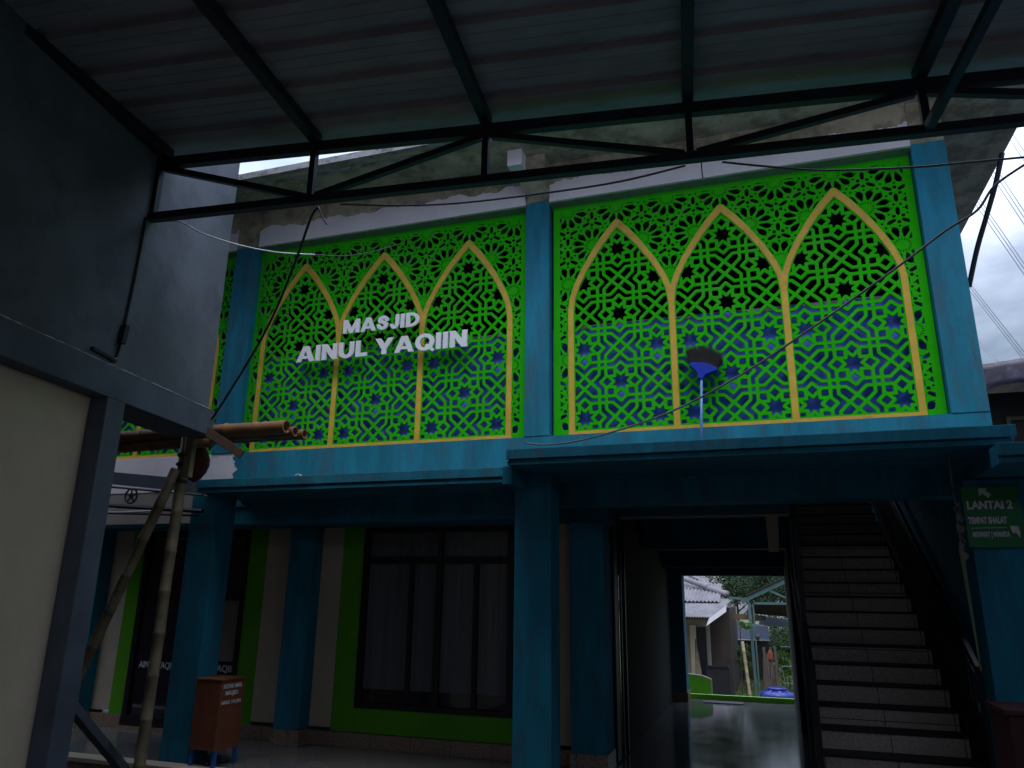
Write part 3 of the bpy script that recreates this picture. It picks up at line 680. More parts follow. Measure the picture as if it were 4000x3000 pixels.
# corrugated sheet
mb = MB(); prof = []; v = VTR+.10
p0 = .345; ph = v-.36
vv = ph
prof.append((v, 0.0))
while vv > -1.7:
    prof += [(vv+.094, 0), (vv+.080, .036), (vv+.014, .036), (vv, 0), (vv-.078, 0), (vv-.084, .006), (vv-.090, 0), (vv-.168, 0), (vv-.174, .006), (vv-.180, 0)]
    vv -= p0
prof = sorted(set(prof), key=lambda q: -q[0])
nU = 14; us = [ul-.05+(ur+.6-ul+.05)*i/nU for i in range(nU+1)]
P = []
for (v, dz) in prof:
    for u in us: P.append(pt(u, v, topz(u)+RZ+.042+dz+.004*sin(u*3.1+v*1.7)))
n = nU+1
mb.add(P, [(i*n+k, (i+1)*n+k, (i+1)*n+k+1, i*n+k+1) for i in range(len(prof)-1) for k in range(nU)])
sh = obj('roof_sheet', mb, 'zinc', can)
so = sh.modifiers.new('thickness', 'SOLIDIFY'); so.thickness = .004; so.offset = 1

# ================================================================ BAMBOO
def bamboo_pole(mb, a, b, r, nseg=9, wob=.003, hollow=False):
    a = Vector(a); b = Vector(b); pts = []; rs = []
    for i in range(nseg+1):
        t = i/nseg; p = a.lerp(b, t)+Vector((random.uniform(-wob, wob), random.uniform(-wob, wob), random.uniform(-wob, wob)))
        d = (b-a).normalized()
        if 0 < i < nseg:
            pts += [p-d*.012, p, p+d*.012]; rs += [r*.97, r*1.10, r*.97]
        else: pts.append(p); rs.append(r)
    mb.tube(pts, rs, 12, cap=not hollow)
    if hollow:
        d = (b-a).normalized(); e = pts[-1]
        mb.lathe(e-d*.0, [(r, -.001), (r*1.0, .004), (r*.72, .004), (r*.70, -.06), (0.001, -.06)], 12, d, cap=False)
bp = solo('bamboo_pole', (lambda m: (bamboo_pole(m, (-4.63, 5.0, -0.2), (-4.615, 5.02, 2.66), .046, 9), m)[1])(MB()), 'bambooy',
          'weathered upright bamboo prop standing left of the teal porch pillar', 'bamboo pole', smooth=True)
solo('bamboo_pole', (lambda m: (bamboo_pole(m, (-5.60, 4.98, 0.10), (-4.60, 4.93, 2.37), .043, 8), m)[1])(MB()), 'bambooy',
     'slanting bamboo brace tied to the top of the upright prop', 'bamboo pole', smooth=True)
m = MB(); m.bar((-4.50, 4.95, 2.30), (-4.505, 4.96, 2.64), .07, .05); solo('wood_cleat', m, 'bambooy', 'short split bamboo cleat tied beside the top of the upright prop', 'wood piece', bevel=.006)
for z, rr, lb_ in ((2.50, .055, 'uppermost dark wire binding round the bamboo prop head'), (2.42, .055, 'middle dark wire binding round the bamboo prop head'), (2.28, .06, 'lowest dark wire binding where the brace meets the prop')):
    m = MB(); m.lathe((-4.605, 5.0, z), [(rr*.95, -.012), (rr, 0), (rr*.95, .012)], 14); solo('binding_wire', m, 'wire', lb_, 'wire')
G = 'bamboo poles laid under the grey beam'
for (x1, y, z, r, lab) in ((-3.70, 5.12, 2.722, .060, 'thick bamboo pole on top of the bundle, touched with teal paint near its open end'),
                            (-3.665, 5.20, 2.690, .046, 'thinner bamboo pole second in the bundle with open end'),
                            (-3.62, 5.27, 2.685, .046, 'bamboo pole reaching furthest right in the bundle')):
    m = MB(); bamboo_pole(m, (-7.0, y+.02, z-.0), (x1, y, z), r, 11, .004, True)
    o = solo('bamboo_pole', m, ['bamboo'], lab, 'bamboo pole', G, smooth=True)
m = MB(); bamboo_pole(m, (-7.0, 5.15, 2.63), (-4.45, 5.13, 2.635), .048, 8)
solo('bamboo_pole', m, 'bamboo', 'dark lower bamboo pole of the bundle, ending behind the prop', 'bamboo pole', G, smooth=True)
m = MB(); m.bar((-4.46, 4.86, 2.76), (-4.06, 5.06, 2.49), .035, .075)
solo('wood_batten', m, 'wood', 'dark wood batten slanting down from the grey beam end across the bamboo', 'wood piece', bevel=.004)
m = MB(); pr = []
for i in range(13):
    t = i/12; pr.append((.015+.145*sin(pi*min(1, t*1.0))**.7+(.006 if i % 2 else 0), .36*(t)-.18))
m.lathe((-4.74, 5.30, 2.50), [(r*.72, z) for r, z in pr], 18); 
solo('hanging_basket', m, 'red', 'dark red ribbed basket hanging behind the bamboo prop', 'basket', smooth=True)

# ironwork, channel and pipe left of the ledge
m = MB(); m.bar((-6.6, 5.75, 2.52), (-4.90, 5.75, 2.335), .05, .12); solo('grey_channel', m, 'greybeam', 'sloping grey steel channel below the white primed band', 'beam')
ir = thing('iron_brace', (-5.7, 5.6, 2.3), 'black iron rods with a round five-spoked ornament', 'ironwork')
m = MB(); m.tube([(-6.6, 5.6, 2.42), (-4.88, 5.6, 2.245)], .012, 6); m.tube([(-6.6, 5.6, 2.22), (-4.86, 5.6, 2.10)], .022, 6); m.tube([(-6.6, 5.6, 2.13), (-4.9, 5.6, 2.06)], .010, 6)
obj('rod', m, 'black', ir)
m = MB(); c = Vector((-5.72, 5.6, 2.262)); m.tube([c+Vector((cos(a)*.07, 0, sin(a)*.07)) for a in np.linspace(0, 2*pi, 25)], .009, 6, cap=False)
for k in range(5):
    a = pi/2+k*2*pi/5; m.tube([c, c+Vector((cos(a)*.068, 0, sin(a)*.068))], .008, 6)
m.lathe(c, [(.018, -.01), (.018, .01)], 10, Vector((0, 1, 0)))
obj('ornament', m, 'black', ir)
m = MB().tube([(-6.8, 5.9, 2.14), (-5.25, 5.9, 2.155)], .012, 8); solo('conduit_pipe', m, 'pvc', 'thin white pipe below the iron rods', 'pipe')
obj('soffit_plaster', MB().box(-9.2, -4.95, 6.14, 6.149, 2.05, 2.3745), 'plasterdim', bld)

# pvc drain stub on the ledge
ax = Vector((0, -1, 0))
m = MB(); m.lathe((-4.19, 6.08, 2.455), [(.036, 0), (.036, .03), (.029, .03), (.029, -.0)], 18, ax, cap=False)
solo('drain_pipe', m, 'pvc', 'short white drain pipe end sticking out of the teal band', 'pipe')

# diagonal plank at the foot of the grey column
m = MB(); m.bar((-4.55, 4.3, 0.78), (-4.55, 5.38, -0.17), .06, .11) if False else m.bar((-4.70, 4.30, 0.66), (-5.10, 5.38, -0.05), .065, .07)
solo('leaning_post', m, 'greybeam', 'grey timber post leaning from the column foot to the porch edge', 'post', bevel=.005)

# ================================================================ CHARITY BOX
bx = thing('charity_box', (-4.4, 5.72, 0), 'red-brown wooden charity box on blue legs beside the teal pillar', 'donation box')
def rot(c, a):
    return (Vector((cos(a), sin(a), 0)), Vector((-sin(a), cos(a), 0)))
c0 = Vector((-4.41, 5.70, 0)); fb = rot(c0, radians(-3))
class OB(MB): pass
def cbox(m, x0, x1, y0, y1, z0, z1, c=c0, fr=fb):
    t = MB().box(x0, x1, y0, y1, z0, z1, fr); m.add([v+c for v in t.v], t.f); return m
obj('cabinet', cbox(MB(), -.245, .02, -.15, .14, .13, .665), 'redbox', bx, bevel=.004)
obj('lid', cbox(MB(), -.252, .027, -.157, .147, .667, .682), 'redbox', bx, bevel=.003)
for x, y in ((-.23, -.125), (.005, -.125), (-.23, .12), (.005, .12)):
    m = MB(); m.bar(c0+fb[0]*x+fb[1]*y+Vector((0, 0, .005)), c0+fb[0]*x+fb[1]*y+Vector((0, 0, .13)), .03); obj('leg', m, 'blue', bx)
for t_, z0, z1, a, b in (('KOTAK AMAL', .605, .64, -.12, .105), ('MASJID', .54, .585, -.09, .06), ('AINUL YAQIIN', .475, .51, -.13, .105)):
    obj('lettering', text_mb(t_, a, b, z0, z1, lambda x, z, d: c0+fb[1]*x+fb[0]*(.0225+d)+Vector((0, 0, z)), .003, .02), 'lettersmall', bx)

# ================================================================ BROOM
br = thing('broom', (-.40, 5.92, 2.56), 'upturned blue push broom with black bristles leaning on the teal band before the screen', 'broom')
A = Vector((-.404, 5.86, 2.50)); B = Vector((-.382, 6.06, 3.17)); d = (B-A).normalized()
obj('handle', MB().tube([A, A.lerp(B, .5), B], .011, 10), 'handle', br, smooth=True)
sx = Vector((1, 0, -.27)).normalized(); up = (d-sx*d.dot(sx)).normalized(); nn = sx.cross(up).normalized()
def bpnt(a, b, c): return B+sx*a+up*b+nn*c
pf = [(-.02, -.045), (.02, -.045), (.03, .0), (.065, .03), (.115, .065), (.115, .095), (.06, .112), (0, .118), (-.06, .112), (-.115, .095), (-.115, .065), (-.065, .03), (-.03, 0)]
m = MB(); m.hull([bpnt(a, b, -.02) for a, b in pf], [bpnt(a, b, .02) for a, b in pf]); obj('head', m, 'broomblue', br, bevel=.004)
m = MB()
for i in range(-9, 10):
    a = i*.0115; b = .098-.025*(a/.12)**2
    m.lathe(bpnt(a, b, .0205 if nn.y < 0 else -.0205), [(.0035, -.001), (.0035, .001)], 6, nn)
obj('tuft_hole', m, 'black', br)
m = MB()
for i in range(1700):
    a = random.uniform(-.112, .112); c = random.uniform(-.02, .02); b0 = .075+.03*(1-(a/.13)**2)
    L = random.uniform(.13, .20)*(1-.2*(a/.13)**2); sp = a*.35-.03+random.uniform(-.03, .03)
    p0_ = bpnt(a, b0, c); p1 = bpnt(a+sp*1.0, b0+L, c+random.uniform(-.025, .025)); wv = sx*.003
    m.add([p0_-wv, p0_+wv, p1+nn*.001], [(0, 1, 2)]); m.add([p0_-nn*.003, p0_+nn*.003, p1], [(0, 1, 2)])
obj('bristles', m, 'bristle', br)

# ================================================================ STAIRCASE
st = thing('staircase', (.8, 6.2, 0), 'tiled staircase with dark nosings climbing to the upper floor', 'staircase')
SX0, SX1 = .308, 1.315
nst = 19; RUN, RISE = .24, .1405
tread0Y, z0_ = 6.16, .16
rt = MB(); ns = MB()
for i in range(nst):
    y = tread0Y+RUN*i; z = z0_+RISE*i
    rt.box(SX0, SX1, y, y+RUN-.0005, max(0.001, z-RISE-.15), z-.0125)
    ns.box(SX0, SX1+.004, y-.012, y+RUN-.0135, z-.012, z+.006)
obj('steps', rt, 'step', st); obj('nosings', ns, 'nosing', st)
def rail(x, name='balustrade', m_='stringer', flip=1):
    m = MB(); y0 = tread0Y-.05; y1 = tread0Y+RUN*(nst-1)
    zz = lambda y: z0_+(y-tread0Y)/RUN*RISE
    for h, wv in ((.02, .05), (.78, .05), (.70, .02), (.12, .02)):
        m.bar((x, y0, zz(y0)+h), (x, y1, zz(y1)+h), .03, wv)
    y = y0
    while y < y1: m.bar((x, y, zz(y)+.02), (x, y, zz(y)+.78), .016); y += .115
    m.bar((x, y0, 0.0), (x, y0, zz(y0)+.84), .045)
    return obj(name, m, m_, st)
rail(1.338); rail(.268)
# solid dark stringer on the right
m = MB(); ya, yb = tread0Y-.06, tread0Y+RUN*(nst-1); za = z0_-.15; zb_ = z0_+(nst-1)*RISE
m.hull([(1.350, ya, za), (1.41, ya, za), (1.41, yb, zb_), (1.350, yb, zb_)], [(1.350, ya, za+.50), (1.41, ya, za+.50), (1.41, yb, zb_+.55), (1.350, yb, zb_+.55)])
obj('stringer', m, 'stringer', st)
# tall slim posts beside the passage
pp = thing('pipe_posts', (.27, 6.5, 0), 'slim black steel posts from floor to ceiling beside the stairs', 'post')
for x, y, w_ in ((.262, 6.6, .04),):
    obj('post', MB().box(x-w_/2, x+w_/2, y-.02, y+.02, 0, 2.134 if y < 6.42 else 2.418), 'stringer', pp)
obj('pipe', MB().tube([(.235, 6.9, 0), (.235, 6.9, 2.418)], .008, 8), 'greybeam', pp)

# ================================================================ RIGHT SIGN AND NEIGHBOURS
sg = thing('direction_sign', (1.45, 5.63, 1.9), 'green direction sign with white lettering and arrow on the right pillar', 'sign')
obj('board', MB().box(1.275, 1.60, 5.615, 5.63, 1.735, 2.13), 'signgreen', sg)
pl = lambda x, z, d: Vector((x, 5.6125-d, z))
for t_, a, b, z0, z1 in (('LANTAI 2', 1.295, 1.555, 1.98, 2.035), ('TEMPAT SHALAT', 1.29, 1.51, 1.885, 1.93), ('AKHWAT | WANITA', 1.30, 1.515, 1.79, 1.835)):
    obj('lettering', text_mb(t_, a, b, z0, z1, pl, .004, .045), 'lettersmall', sg)
m = MB(); a = [(1.375, 2.115), (1.425, 2.115), (1.412, 2.10), (1.445, 2.075), (1.425, 2.052), (1.395, 2.083), (1.375, 2.065)]
m.hull([pl(x, z, -.001) for x, z in a], [pl(x, z, .002) for x, z in a]); obj('arrow', m, 'lettersmall', sg)
m = MB(); m.box(1.30, 1.50, 5.609, 5.6125, 1.857, 1.860); obj('line', m, 'lettersmall', sg)
m = MB(); a = [(1.522, 1.87), (1.565, 1.868), (1.572, 1.83), (1.570, 1.79), (1.56, 1.81), (1.55, 1.825), (1.53, 1.825), (1.525, 1.845)]
m.hull([pl(x, z, -.001) for x, z in a], [pl(x, z, .002) for x, z in a]); obj('hand_mark', m, 'lettersmall', sg)
# thing hanging left of the sign
m = MB()
for i in range(26):
    x = 1.245+random.uniform(-.02, .02); y = 5.68+random.uniform(-.02, .02); z = random.uniform(1.70, 2.10); s_ = random.uniform(.015, .04)
    m.add([(x, y, z), (x+s_, y-.01, z-s_*.6), (x+s_*.3, y+.02, z-s_*1.6)], [(0, 1, 2)])
m.tube([(1.245, 5.69, 2.33), (1.245, 5.69, 1.70)], .004, 5)
solo('hanging_ornament', m, 'fascia', 'tattered hanging ornament beside the green sign', 'ornament')
obj('door_strip', MB().box(1.405, 1.419, 6.45, 6.60, .1, 1.95), 'wgreen', bld) if False else None
m = MB().hull([(1.315, 6.0, .95), (1.345, 6.0, .95), (1.345, 6.02, .95), (1.315, 6.02, .95)], [(1.297, 6.0, 1.76), (1.327, 6.0, 1.76), (1.327, 6.02, 1.76), (1.297, 6.02, 1.76)]); solo('outside_light_strip', m, 'lime', 'narrow pale lime outside-light lath behind the right pillar', 'lath')  # added strip stands in for the bright outside seen past the pillar
cbn = thing('shoe_cabinet', (1.45, 5.2, -.2), 'dark red cabinet at the foot of the right pillar', 'cabinet')
obj('body', MB().box(1.20, 1.70, 5.02, 5.40, -.2, .80), 'darkred', cbn, bevel=.01); obj('top', MB().box(1.18, 1.72, 5.00, 5.42, .802, .83), 'darkred', cbn, bevel=.004)

nb = thing('neighbour_shed', (4, 9, 0), 'neighbouring brown walled shed under a purple-grey tarpaulin roof', 'shed')
obj('wall', MB().box(2.05, 7, 9.2, 13, -.2, 3.62), 'brownwall', nb)
obj('door_frame', MB().box(2.62, 2.66, 9.17, 9.2, -.2, 3.3).box(2.62, 3.6, 9.17, 9.2, 3.3, 3.34), 'olive', nb)
m = MB(); P = []; nx_, ny_ = 30, 12
for j in range(ny_+1):
    for i in range(nx_+1):
        x = 1.95+5.4*i/nx_; v = j/ny_
        if v < .35: t = v/.35; y = 8.70+.02*sin(x*6); z = 3.50+.32*t+(1-t)*.07*sin(x*5.1+1)+.06*(x-2)
        else: t = (v-.35)/.65; y = 8.70+3*t; z = 3.82+.22*sqrt(t)+.06*(x-2)+.02*sin(x*7+t*5)
        P.append((x, y, z))
m.add(P, [(j*(nx_+1)+i, j*(nx_+1)+i+1, (j+1)*(nx_+1)+i+1, (j+1)*(nx_+1)+i) for j in range(ny_) for i in range(nx_)])
o = obj('tarpaulin_roof', m, 'tarp', nb, smooth=True); so = o.modifiers.new('t', 'SOLIDIFY'); so.thickness = .01

# power lines and pylon wires in the sky
ray = lambda x, y: F+R*((x-2000)/2889.0)-U*((y-1500)/2889.0)
def at(x, y, Yp): d = ray(x, y); return d*(Yp/d.y)+Vector((0, 0, H))
G = 'high voltage power lines in the right sky'
wl = [((3990, 520), (4010, 550)), ]
def pline(a, b, i, lab, r=.035):
    p, q = at(*a, 80), at(*b, 60); dd = q-p
    m = MB().tube([p-dd*2.5, p, q, q+dd*1.5], r, 5, cap=False); return solo('power_line', m, 'wire', lab, 'power line', G)
k = 0
LN = [((3960, 530), (4000, 590)), ((3945, 545), (4000, 628)), ((3895, 665), (4000, 825)), ((3888, 680), (4000, 850)), ((3880, 695), (4000, 876)),
      ((3835, 790), (4000, 1030)), ((3828, 800), (4000, 1050)), ((3820, 812), (4000, 1072)), ((3790, 1110), (4000, 1375)), ((3795, 1130), (4000, 1392)), ((3805, 1158), (4000, 1408)),
      ((3815, 1320), (3880, 1392)), ((3818, 1340), (3868, 1394))]
nth = ['topmost', 'second highest', 'third highest', 'fourth highest', 'fifth highest', 'sixth highest', 'seventh highest', 'eighth highest', 'ninth highest', 'tenth highest', 'eleventh highest', 'twelfth highest', 'lowest']
for i, (a, b) in enumerate(LN): pline(a, b, i, 'thin dark power line crossing the sky, %s of the set' % nth[i])

# ================================================================ CABLES near the building
def cable(name, pix, Ys, r, m_, lab, sag=0):
    P = [at(x, y, Y) for (x, y), Y in zip(pix, Ys)]
    Q = []
    for i in range(len(P)-1):
        p0_, p1, p2, p3 = P[max(i-1, 0)], P[i], P[i+1], P[min(i+2, len(P)-1)]
        for t in np.linspace(0, 1, 7)[:-1]:
            Q.append(.5*((2*p1)+(p2-p0_)*t+(2*p0_-5*p1+4*p2-p3)*t*t+(3*p1-p0_-3*p2+p3)*t**3))
    Q.append(P[-1])
    return solo(name, MB().tube(Q, r, 7), m_, lab, 'cable', smooth=True)
kk = 4000/2212
def D(*p): return [(x*kk, y*kk) for x, y in p]
cable('cable', D((735, 441), (870, 444), (1000, 438), (1185, 416), (1340, 392), (1480, 358)), [4.08, 4.12, 4.16, 4.2, 4.24, 4.28], .007, 'wiregrey', 'thin shiny cable sagging below the truss left of centre')
cable('cable', D((1560, 350), (1660, 360), (1780, 368), (1960, 362), (2080, 352), (2240, 337)), [4.3, 4.32, 4.35, 4.4, 4.42, 4.45], .007, 'wiregrey', 'thin cable running from the truss node to the right edge below the truss')
cable('cable', D((1135, 957), (1190, 960), (1280, 945), (1440, 893), (1600, 810), (1780, 690), (1945, 572), (2040, 500), (2110, 455), (2150, 400), (2230, 345)), [6.0, 5.95, 5.8, 5.6, 5.4, 5.2, 5.0, 4.9, 4.8, 4.75, 4.7], .008, 'wiregrey', 'long grey cable climbing across the right screen up to the right edge')
cable('cable', D((2165, 330), (2150, 400), (2130, 470), (2110, 540), (2093, 620)), [6.6, 6.7, 6.8, 6.9, 7.0], .022, 'wire', 'thick twisted black cable hanging against the sky beside the right column')
cable('cable', D((345, 478), (390, 480), (440, 505), (520, 530), (600, 545), (680, 550)), [4.0, 4.05, 4.2, 4.5, 4.8, 5.1], .006, 'pvc', 'thin pale wire drooping from the left truss end past the grey wall')
cable('cable', D((680, 550), (740, 553), (800, 545), (860, 528)), [5.1, 5.3, 5.5, 5.7], .005, 'wire', 'thin dark wire crossing the top of the left screen')
cable('cable', D((688, 448), (672, 470), (640, 560), (600, 660), (560, 740), (500, 840), (458, 905)), [4.1, 4.15, 4.4, 4.6, 4.75, 4.85, 4.95], .010, 'wire', 'black cable dropping from the truss to the end of the grey beam')
cable('wire_end', D((688, 448), (697, 470), (706, 485)), [4.08, 4.08, 4.08], .005, 'wire', 'short loose wire end hanging from the left truss node')
cable('wire_end', D((1515, 352), (1516, 368), (1518, 384)), [4.28, 4.28, 4.28], .004, 'wire', 'short loose wire end hanging from the centre truss node')

# ================================================================ BACK GARDEN
solo('green_kerb', MB().box(-1.155, .31, 11.66, 11.74, -.05, .066), 'limegreen', 'low bright green kerb across the back doorway', 'kerb', bevel=.004)
tag(obj('back_step', MB().box(-1.6, 1.75, 11.62, 12.1, -1.35, -.002), 'cream'), kind='structure')
solo('door_mat', MB().box(-.95, -.42, 11.3, 11.52, .001, .010), 'nosing', 'thin dark mat on the glossy floor before the green kerb', 'mat')
gw = thing('green_wall', (-1.0, 12.0, 0), 'low bright green side wall with pale coping outside the back doorway', 'wall')
P = [(-1.30, 0.0), (-.892, 0.0), (-.883, .226), (-.997, .268), (-1.30, .300)]
obj('wall', MB().hull([(x, 12.0, z) for x, z in P], [(x, 12.06, z) for x, z in P]), 'limegreen', gw)
Pc = [(-1.30, .301), (-.996, .269), (-.882, .227), (-.873, .0), (-.891, 0), (-.8825, .2255)]
mb = MB(); mb.bar((-1.30, 12.025, .308), (-.995, 12.025, .277), .075, .018); mb.bar((-.995, 12.025, .277), (-.878, 12.025, .234), .075, .018); mb.bar((-.880, 12.025, .234), (-.882, 12.025, .0), .018, .075)
obj('coping', mb, 'cream', gw)
GS = 1.5                      # the garden lies a terrace lower; its plan is drawn at two thirds
def g(x, y, z): return Vector((x*GS, y*GS, 1.4+(z-1.4)*GS))
def gm(m): m.v = [g(*v) for v in m.v]; return m
def quad(pts, y, t=.03): return MB().hull([(x, y, z) for x, z in pts], [(x, y+t, z) for x, z in pts])
GZ = -.333                    # drawn ground level
hs = thing('back_house', g(-1.5, 15, GZ), 'small house behind the passage with a grey corrugated roof and ridge tiles', 'house')
obj('wall', gm(MB().box(-2.6, -1.06, 14.75, 18, GZ, 1.08)), 'plasterdim', hs)
obj('dark_wall', gm(MB().box(-1.055, -.69, 14.9, 18, GZ, 1.22)), 'brownwall', hs)
obj('eave_board', gm(MB().box(-2.4, -1.02, 14.10, 14.13, 1.01, 1.06)), 'olive', hs)
obj('door', gm(MB().box(-1.29, -1.12, 14.72, 14.745, GZ, .87)), 'leafdark' if False else 'frame', hs)
obj('pilaster', gm(MB().box(-1.41, -1.30, 14.70, 14.745, GZ, .90)), 'cream', hs)
def corr(fA, n, rows, amp, per):
    m = MB(); P = []
    for j in range(rows+1):
        for i in range(n+1): P.append(fA(i/n, j/rows)+Vector((0, 0, amp*sin(i*2*pi/per))))
    m.add(P, [(j*(n+1)+i, j*(n+1)+i+1, (j+1)*(n+1)+i+1, (j+1)*(n+1)+i) for j in range(rows) for i in range(n)])
    return gm(m)
def sheet(nm, m):
    o = obj(nm, m, 'asbestos', hs); so = o.modifiers.new('t', 'SOLIDIFY'); so.thickness = .012
sheet('roof', corr(lambda a, t: Vector((-2.6+(1.618+.36*t)*a, 14.0+1.05*t, 1.068+.31*t)), 216, 1, .009, 6))
sheet('roof', corr(lambda a, t: Vector((-2.6+(1.75+.0*t)*a, 14.75+1.1*t, 1.33+.34*t)), 150, 1, .014, 6))
sheet('roof', corr(lambda a, t: Vector((-2.6+(1.62-.3*t)*a, 15.5+1.1*t, 1.56+.34*t)), 110, 1, .016, 6))
for a, b, r in (((-1.75, 15.75, 1.82), (-1.10, 15.4, 1.585), .05), ((-1.13, 15.42, 1.58), (-.72, 15.2, 1.455), .062), ((-1.7, 16.2, 1.92), (-.85, 16.0, 1.55), .03)):
    a = Vector(a); b = Vector(b); obj('ridge_tile', gm(MB().tube([a, a.lerp(b, .93), b], [r*.85, r, r*1.12], 12)), 'asbestos', hs, smooth=True)
obj('gable_board', gm(quad([(-1.057, .915), (-.705, 1.161), (-.690, 1.28), (-1.00, 1.045)], 14.0, .03)), 'white', hs)
solo('leaning_boards', gm(MB().hull([(-1.33, 14.3, GZ), (-1.15, 14.3, GZ), (-1.15, 14.36, GZ), (-1.33, 14.36, GZ)], [(-1.31, 14.5, .66), (-1.29, 14.5, .68), (-1.29, 14.54, .68), (-1.31, 14.54, .66)])), 'olive', 'brown boards leaning on the wall of the back house', 'boards')
solo('dark_bench', gm(MB().box(-1.12, -.72, 14.3, 14.6, GZ, .22).box(-1.10, -.74, 14.28, 14.32, .22, .25)), 'frame', 'dark workbench against the back house wall', 'bench')
cp = thing('carport', g(0, 15, GZ), 'pale teal steel carport with a gabled roof beside the house', 'carport')
obj('post', gm(quad([(-.338, GZ), (-.288, GZ), (-.305, 1.31), (-.36, 1.31)], 15, .05)), 'tealsteel', cp)
obj('post', gm(quad([(-.275, GZ), (-.245, GZ), (-.25, 1.31), (-.275, 1.31)], 15.02, .03)), 'tealsteel', cp)
obj('rafter', gm(MB().bar((-.47, 15, 1.33), (.75, 15, 1.90), .04, .07)), 'tealsteel', cp)
obj('roof', gm(MB().hull([(-.38, 14.95, 1.435), (.75, 14.95, 1.965), (.75, 18, 1.965), (-.38, 18, 1.435)], [(-.38, 14.95, 1.452), (.75, 14.95, 1.982), (.75, 18, 1.982), (-.38, 18, 1.452)])), 'brownwall', cp)
obj('tie', gm(MB().bar((-.24, 15, 1.305), (.9, 15, 1.31), .03, .04).bar((.05, 15, 1.53), (.52, 15, 1.325), .025, .035).bar((-.68, 15, 1.40), (-.36, 15, 1.375), .03, .04)), 'tealsteel', cp)
obj('inner_roof', gm(MB().hull([(-.26, 15.6, 1.28), (1.2, 15.6, 1.28), (1.2, 16.5, .98), (-.26, 16.5, 1.09)], [(-.26, 15.6, 1.30), (1.2, 15.6, 1.30), (1.2, 16.5, 1.0), (-.26, 16.5, 1.11)])), 'brownwall', cp)
obj('fascia', gm(quad([(-.20, .880), (1.0, .79), (1.0, .92), (-.20, 1.06)], 16.6)), 'whiteboard', cp)
obj('brown_board', gm(quad([(-.80, .978), (-.07, .972), (-.06, 1.06), (-.80, 1.105)], 16.3)), 'olive', cp)
rh = thing('rear_shed', g(-.4, 18, GZ), 'low shed with a pale blue roof panel between the house and the carport', 'shed')
obj('roof', gm(quad([(-.95, .515), (-.03, .515), (-.03, .80), (-.95, .95)], 18)), 'whiteboard', rh)
obj('edge', gm(MB().bar((-.95, 17.97, .513), (-.03, 17.97, .513), .03, .02)), 'pvc', rh)
obj('wall', gm(MB().box(-.93, -.05, 18.1, 19, GZ, .5)), 'brownwall', rh)
bm_ = MB(); bamboo_pole(bm_, (-.385, 14, GZ), (-.475, 14.2, .67), .028, 6); solo('bamboo_pole', gm(bm_), 'bambooy', 'greenish bamboo stake leaning near the carport post', 'bamboo pole', smooth=True)
solo('thin_stake', gm(MB().tube([(-.517, 13.6, GZ), (-.473, 13.6, .93)], .007, 6)), 'black', 'thin dark stake standing left of the bamboo in the garden', 'stake')
ss = thing('plant_stand', g(.3, 13.9, GZ), 'thin steel stand with cross bars behind the water tank', 'stand')
m = MB()
for x in (.345, .40): m.tube([(x, 13.9, GZ), (x, 13.9, 1.0)], .010, 6)
for z in (.05, .31, .62): m.tube([(.14, 13.9, z), (.40, 13.9, z)], .006, 6)
m.tube([(.14, 13.9, .31), (.2, 13.9, -.2)], .006, 6)
obj('frame', gm(m), 'tealsteel', ss)
tk = thing('water_tank', g(.035, 13.2, GZ), 'blue plastic water tank with domed ribbed top behind the green kerb', 'water tank')
prof = [(.24, -.30), (.262, -.28), (.262, -.09), (.255, -.06), (.22, -.035), (.15, -.018), (.135, -.015), (.135, .0), (.142, .004), (.142, .022), (.12, .030), (.02, .034)]
obj('body', gm(MB().lathe((.035, 13.2, .02), prof, 40)), 'tank', tk, smooth=True)
m = MB()
for k in range(8):
    a = k*pi/4+.2; m.bar(Vector((.035, 13.2, .0))+Vector((cos(a)*.25, sin(a)*.25, -.055)), Vector((.035, 13.2, 0))+Vector((cos(a)*.16, sin(a)*.16, .004)), .05, .035)
obj('rib', gm(m), 'tank', tk, bevel=.01)
m = MB(); m.lathe((.40, 11.78, .03), [(.001, -.06), (.035, -.04), (.045, 0), (.035, .04), (.001, .06)], 12, Vector((.9, .1, .1)).normalized()); solo('purple_bundle', m, 'purple', 'small purple bundle at the right end of the green kerb', 'bundle', smooth=True)
solo('grey_block', MB().box(.325, .36, 11.66, 11.76, .001, .055), 'fascia', 'small grey block ending the green kerb', 'block', bevel=.004)
m = MB(); m.lathe((-.03, 14.2, .45), [(.01, -.10), (.035, -.085), (.05, -.04), (.035, -.01), (.045, .04), (.02, .08), (.012, .10)], 9); solo('rust_bag', gm(m), 'rust', 'orange-red bag hanging among the garden plants', 'bag', smooth=True)
m = MB(); rnd = random.Random(3)
for i in range(16):
    x = rnd.uniform(-.18, .12); m.bar((x, 14.4, GZ), (x+rnd.uniform(-.05, .05), 14.5, rnd.uniform(.25, .62)), .035, .03)
solo('wood_pile', gm(m), 'bark', 'dark upright stack of old wood behind the water tank', 'wood pile')
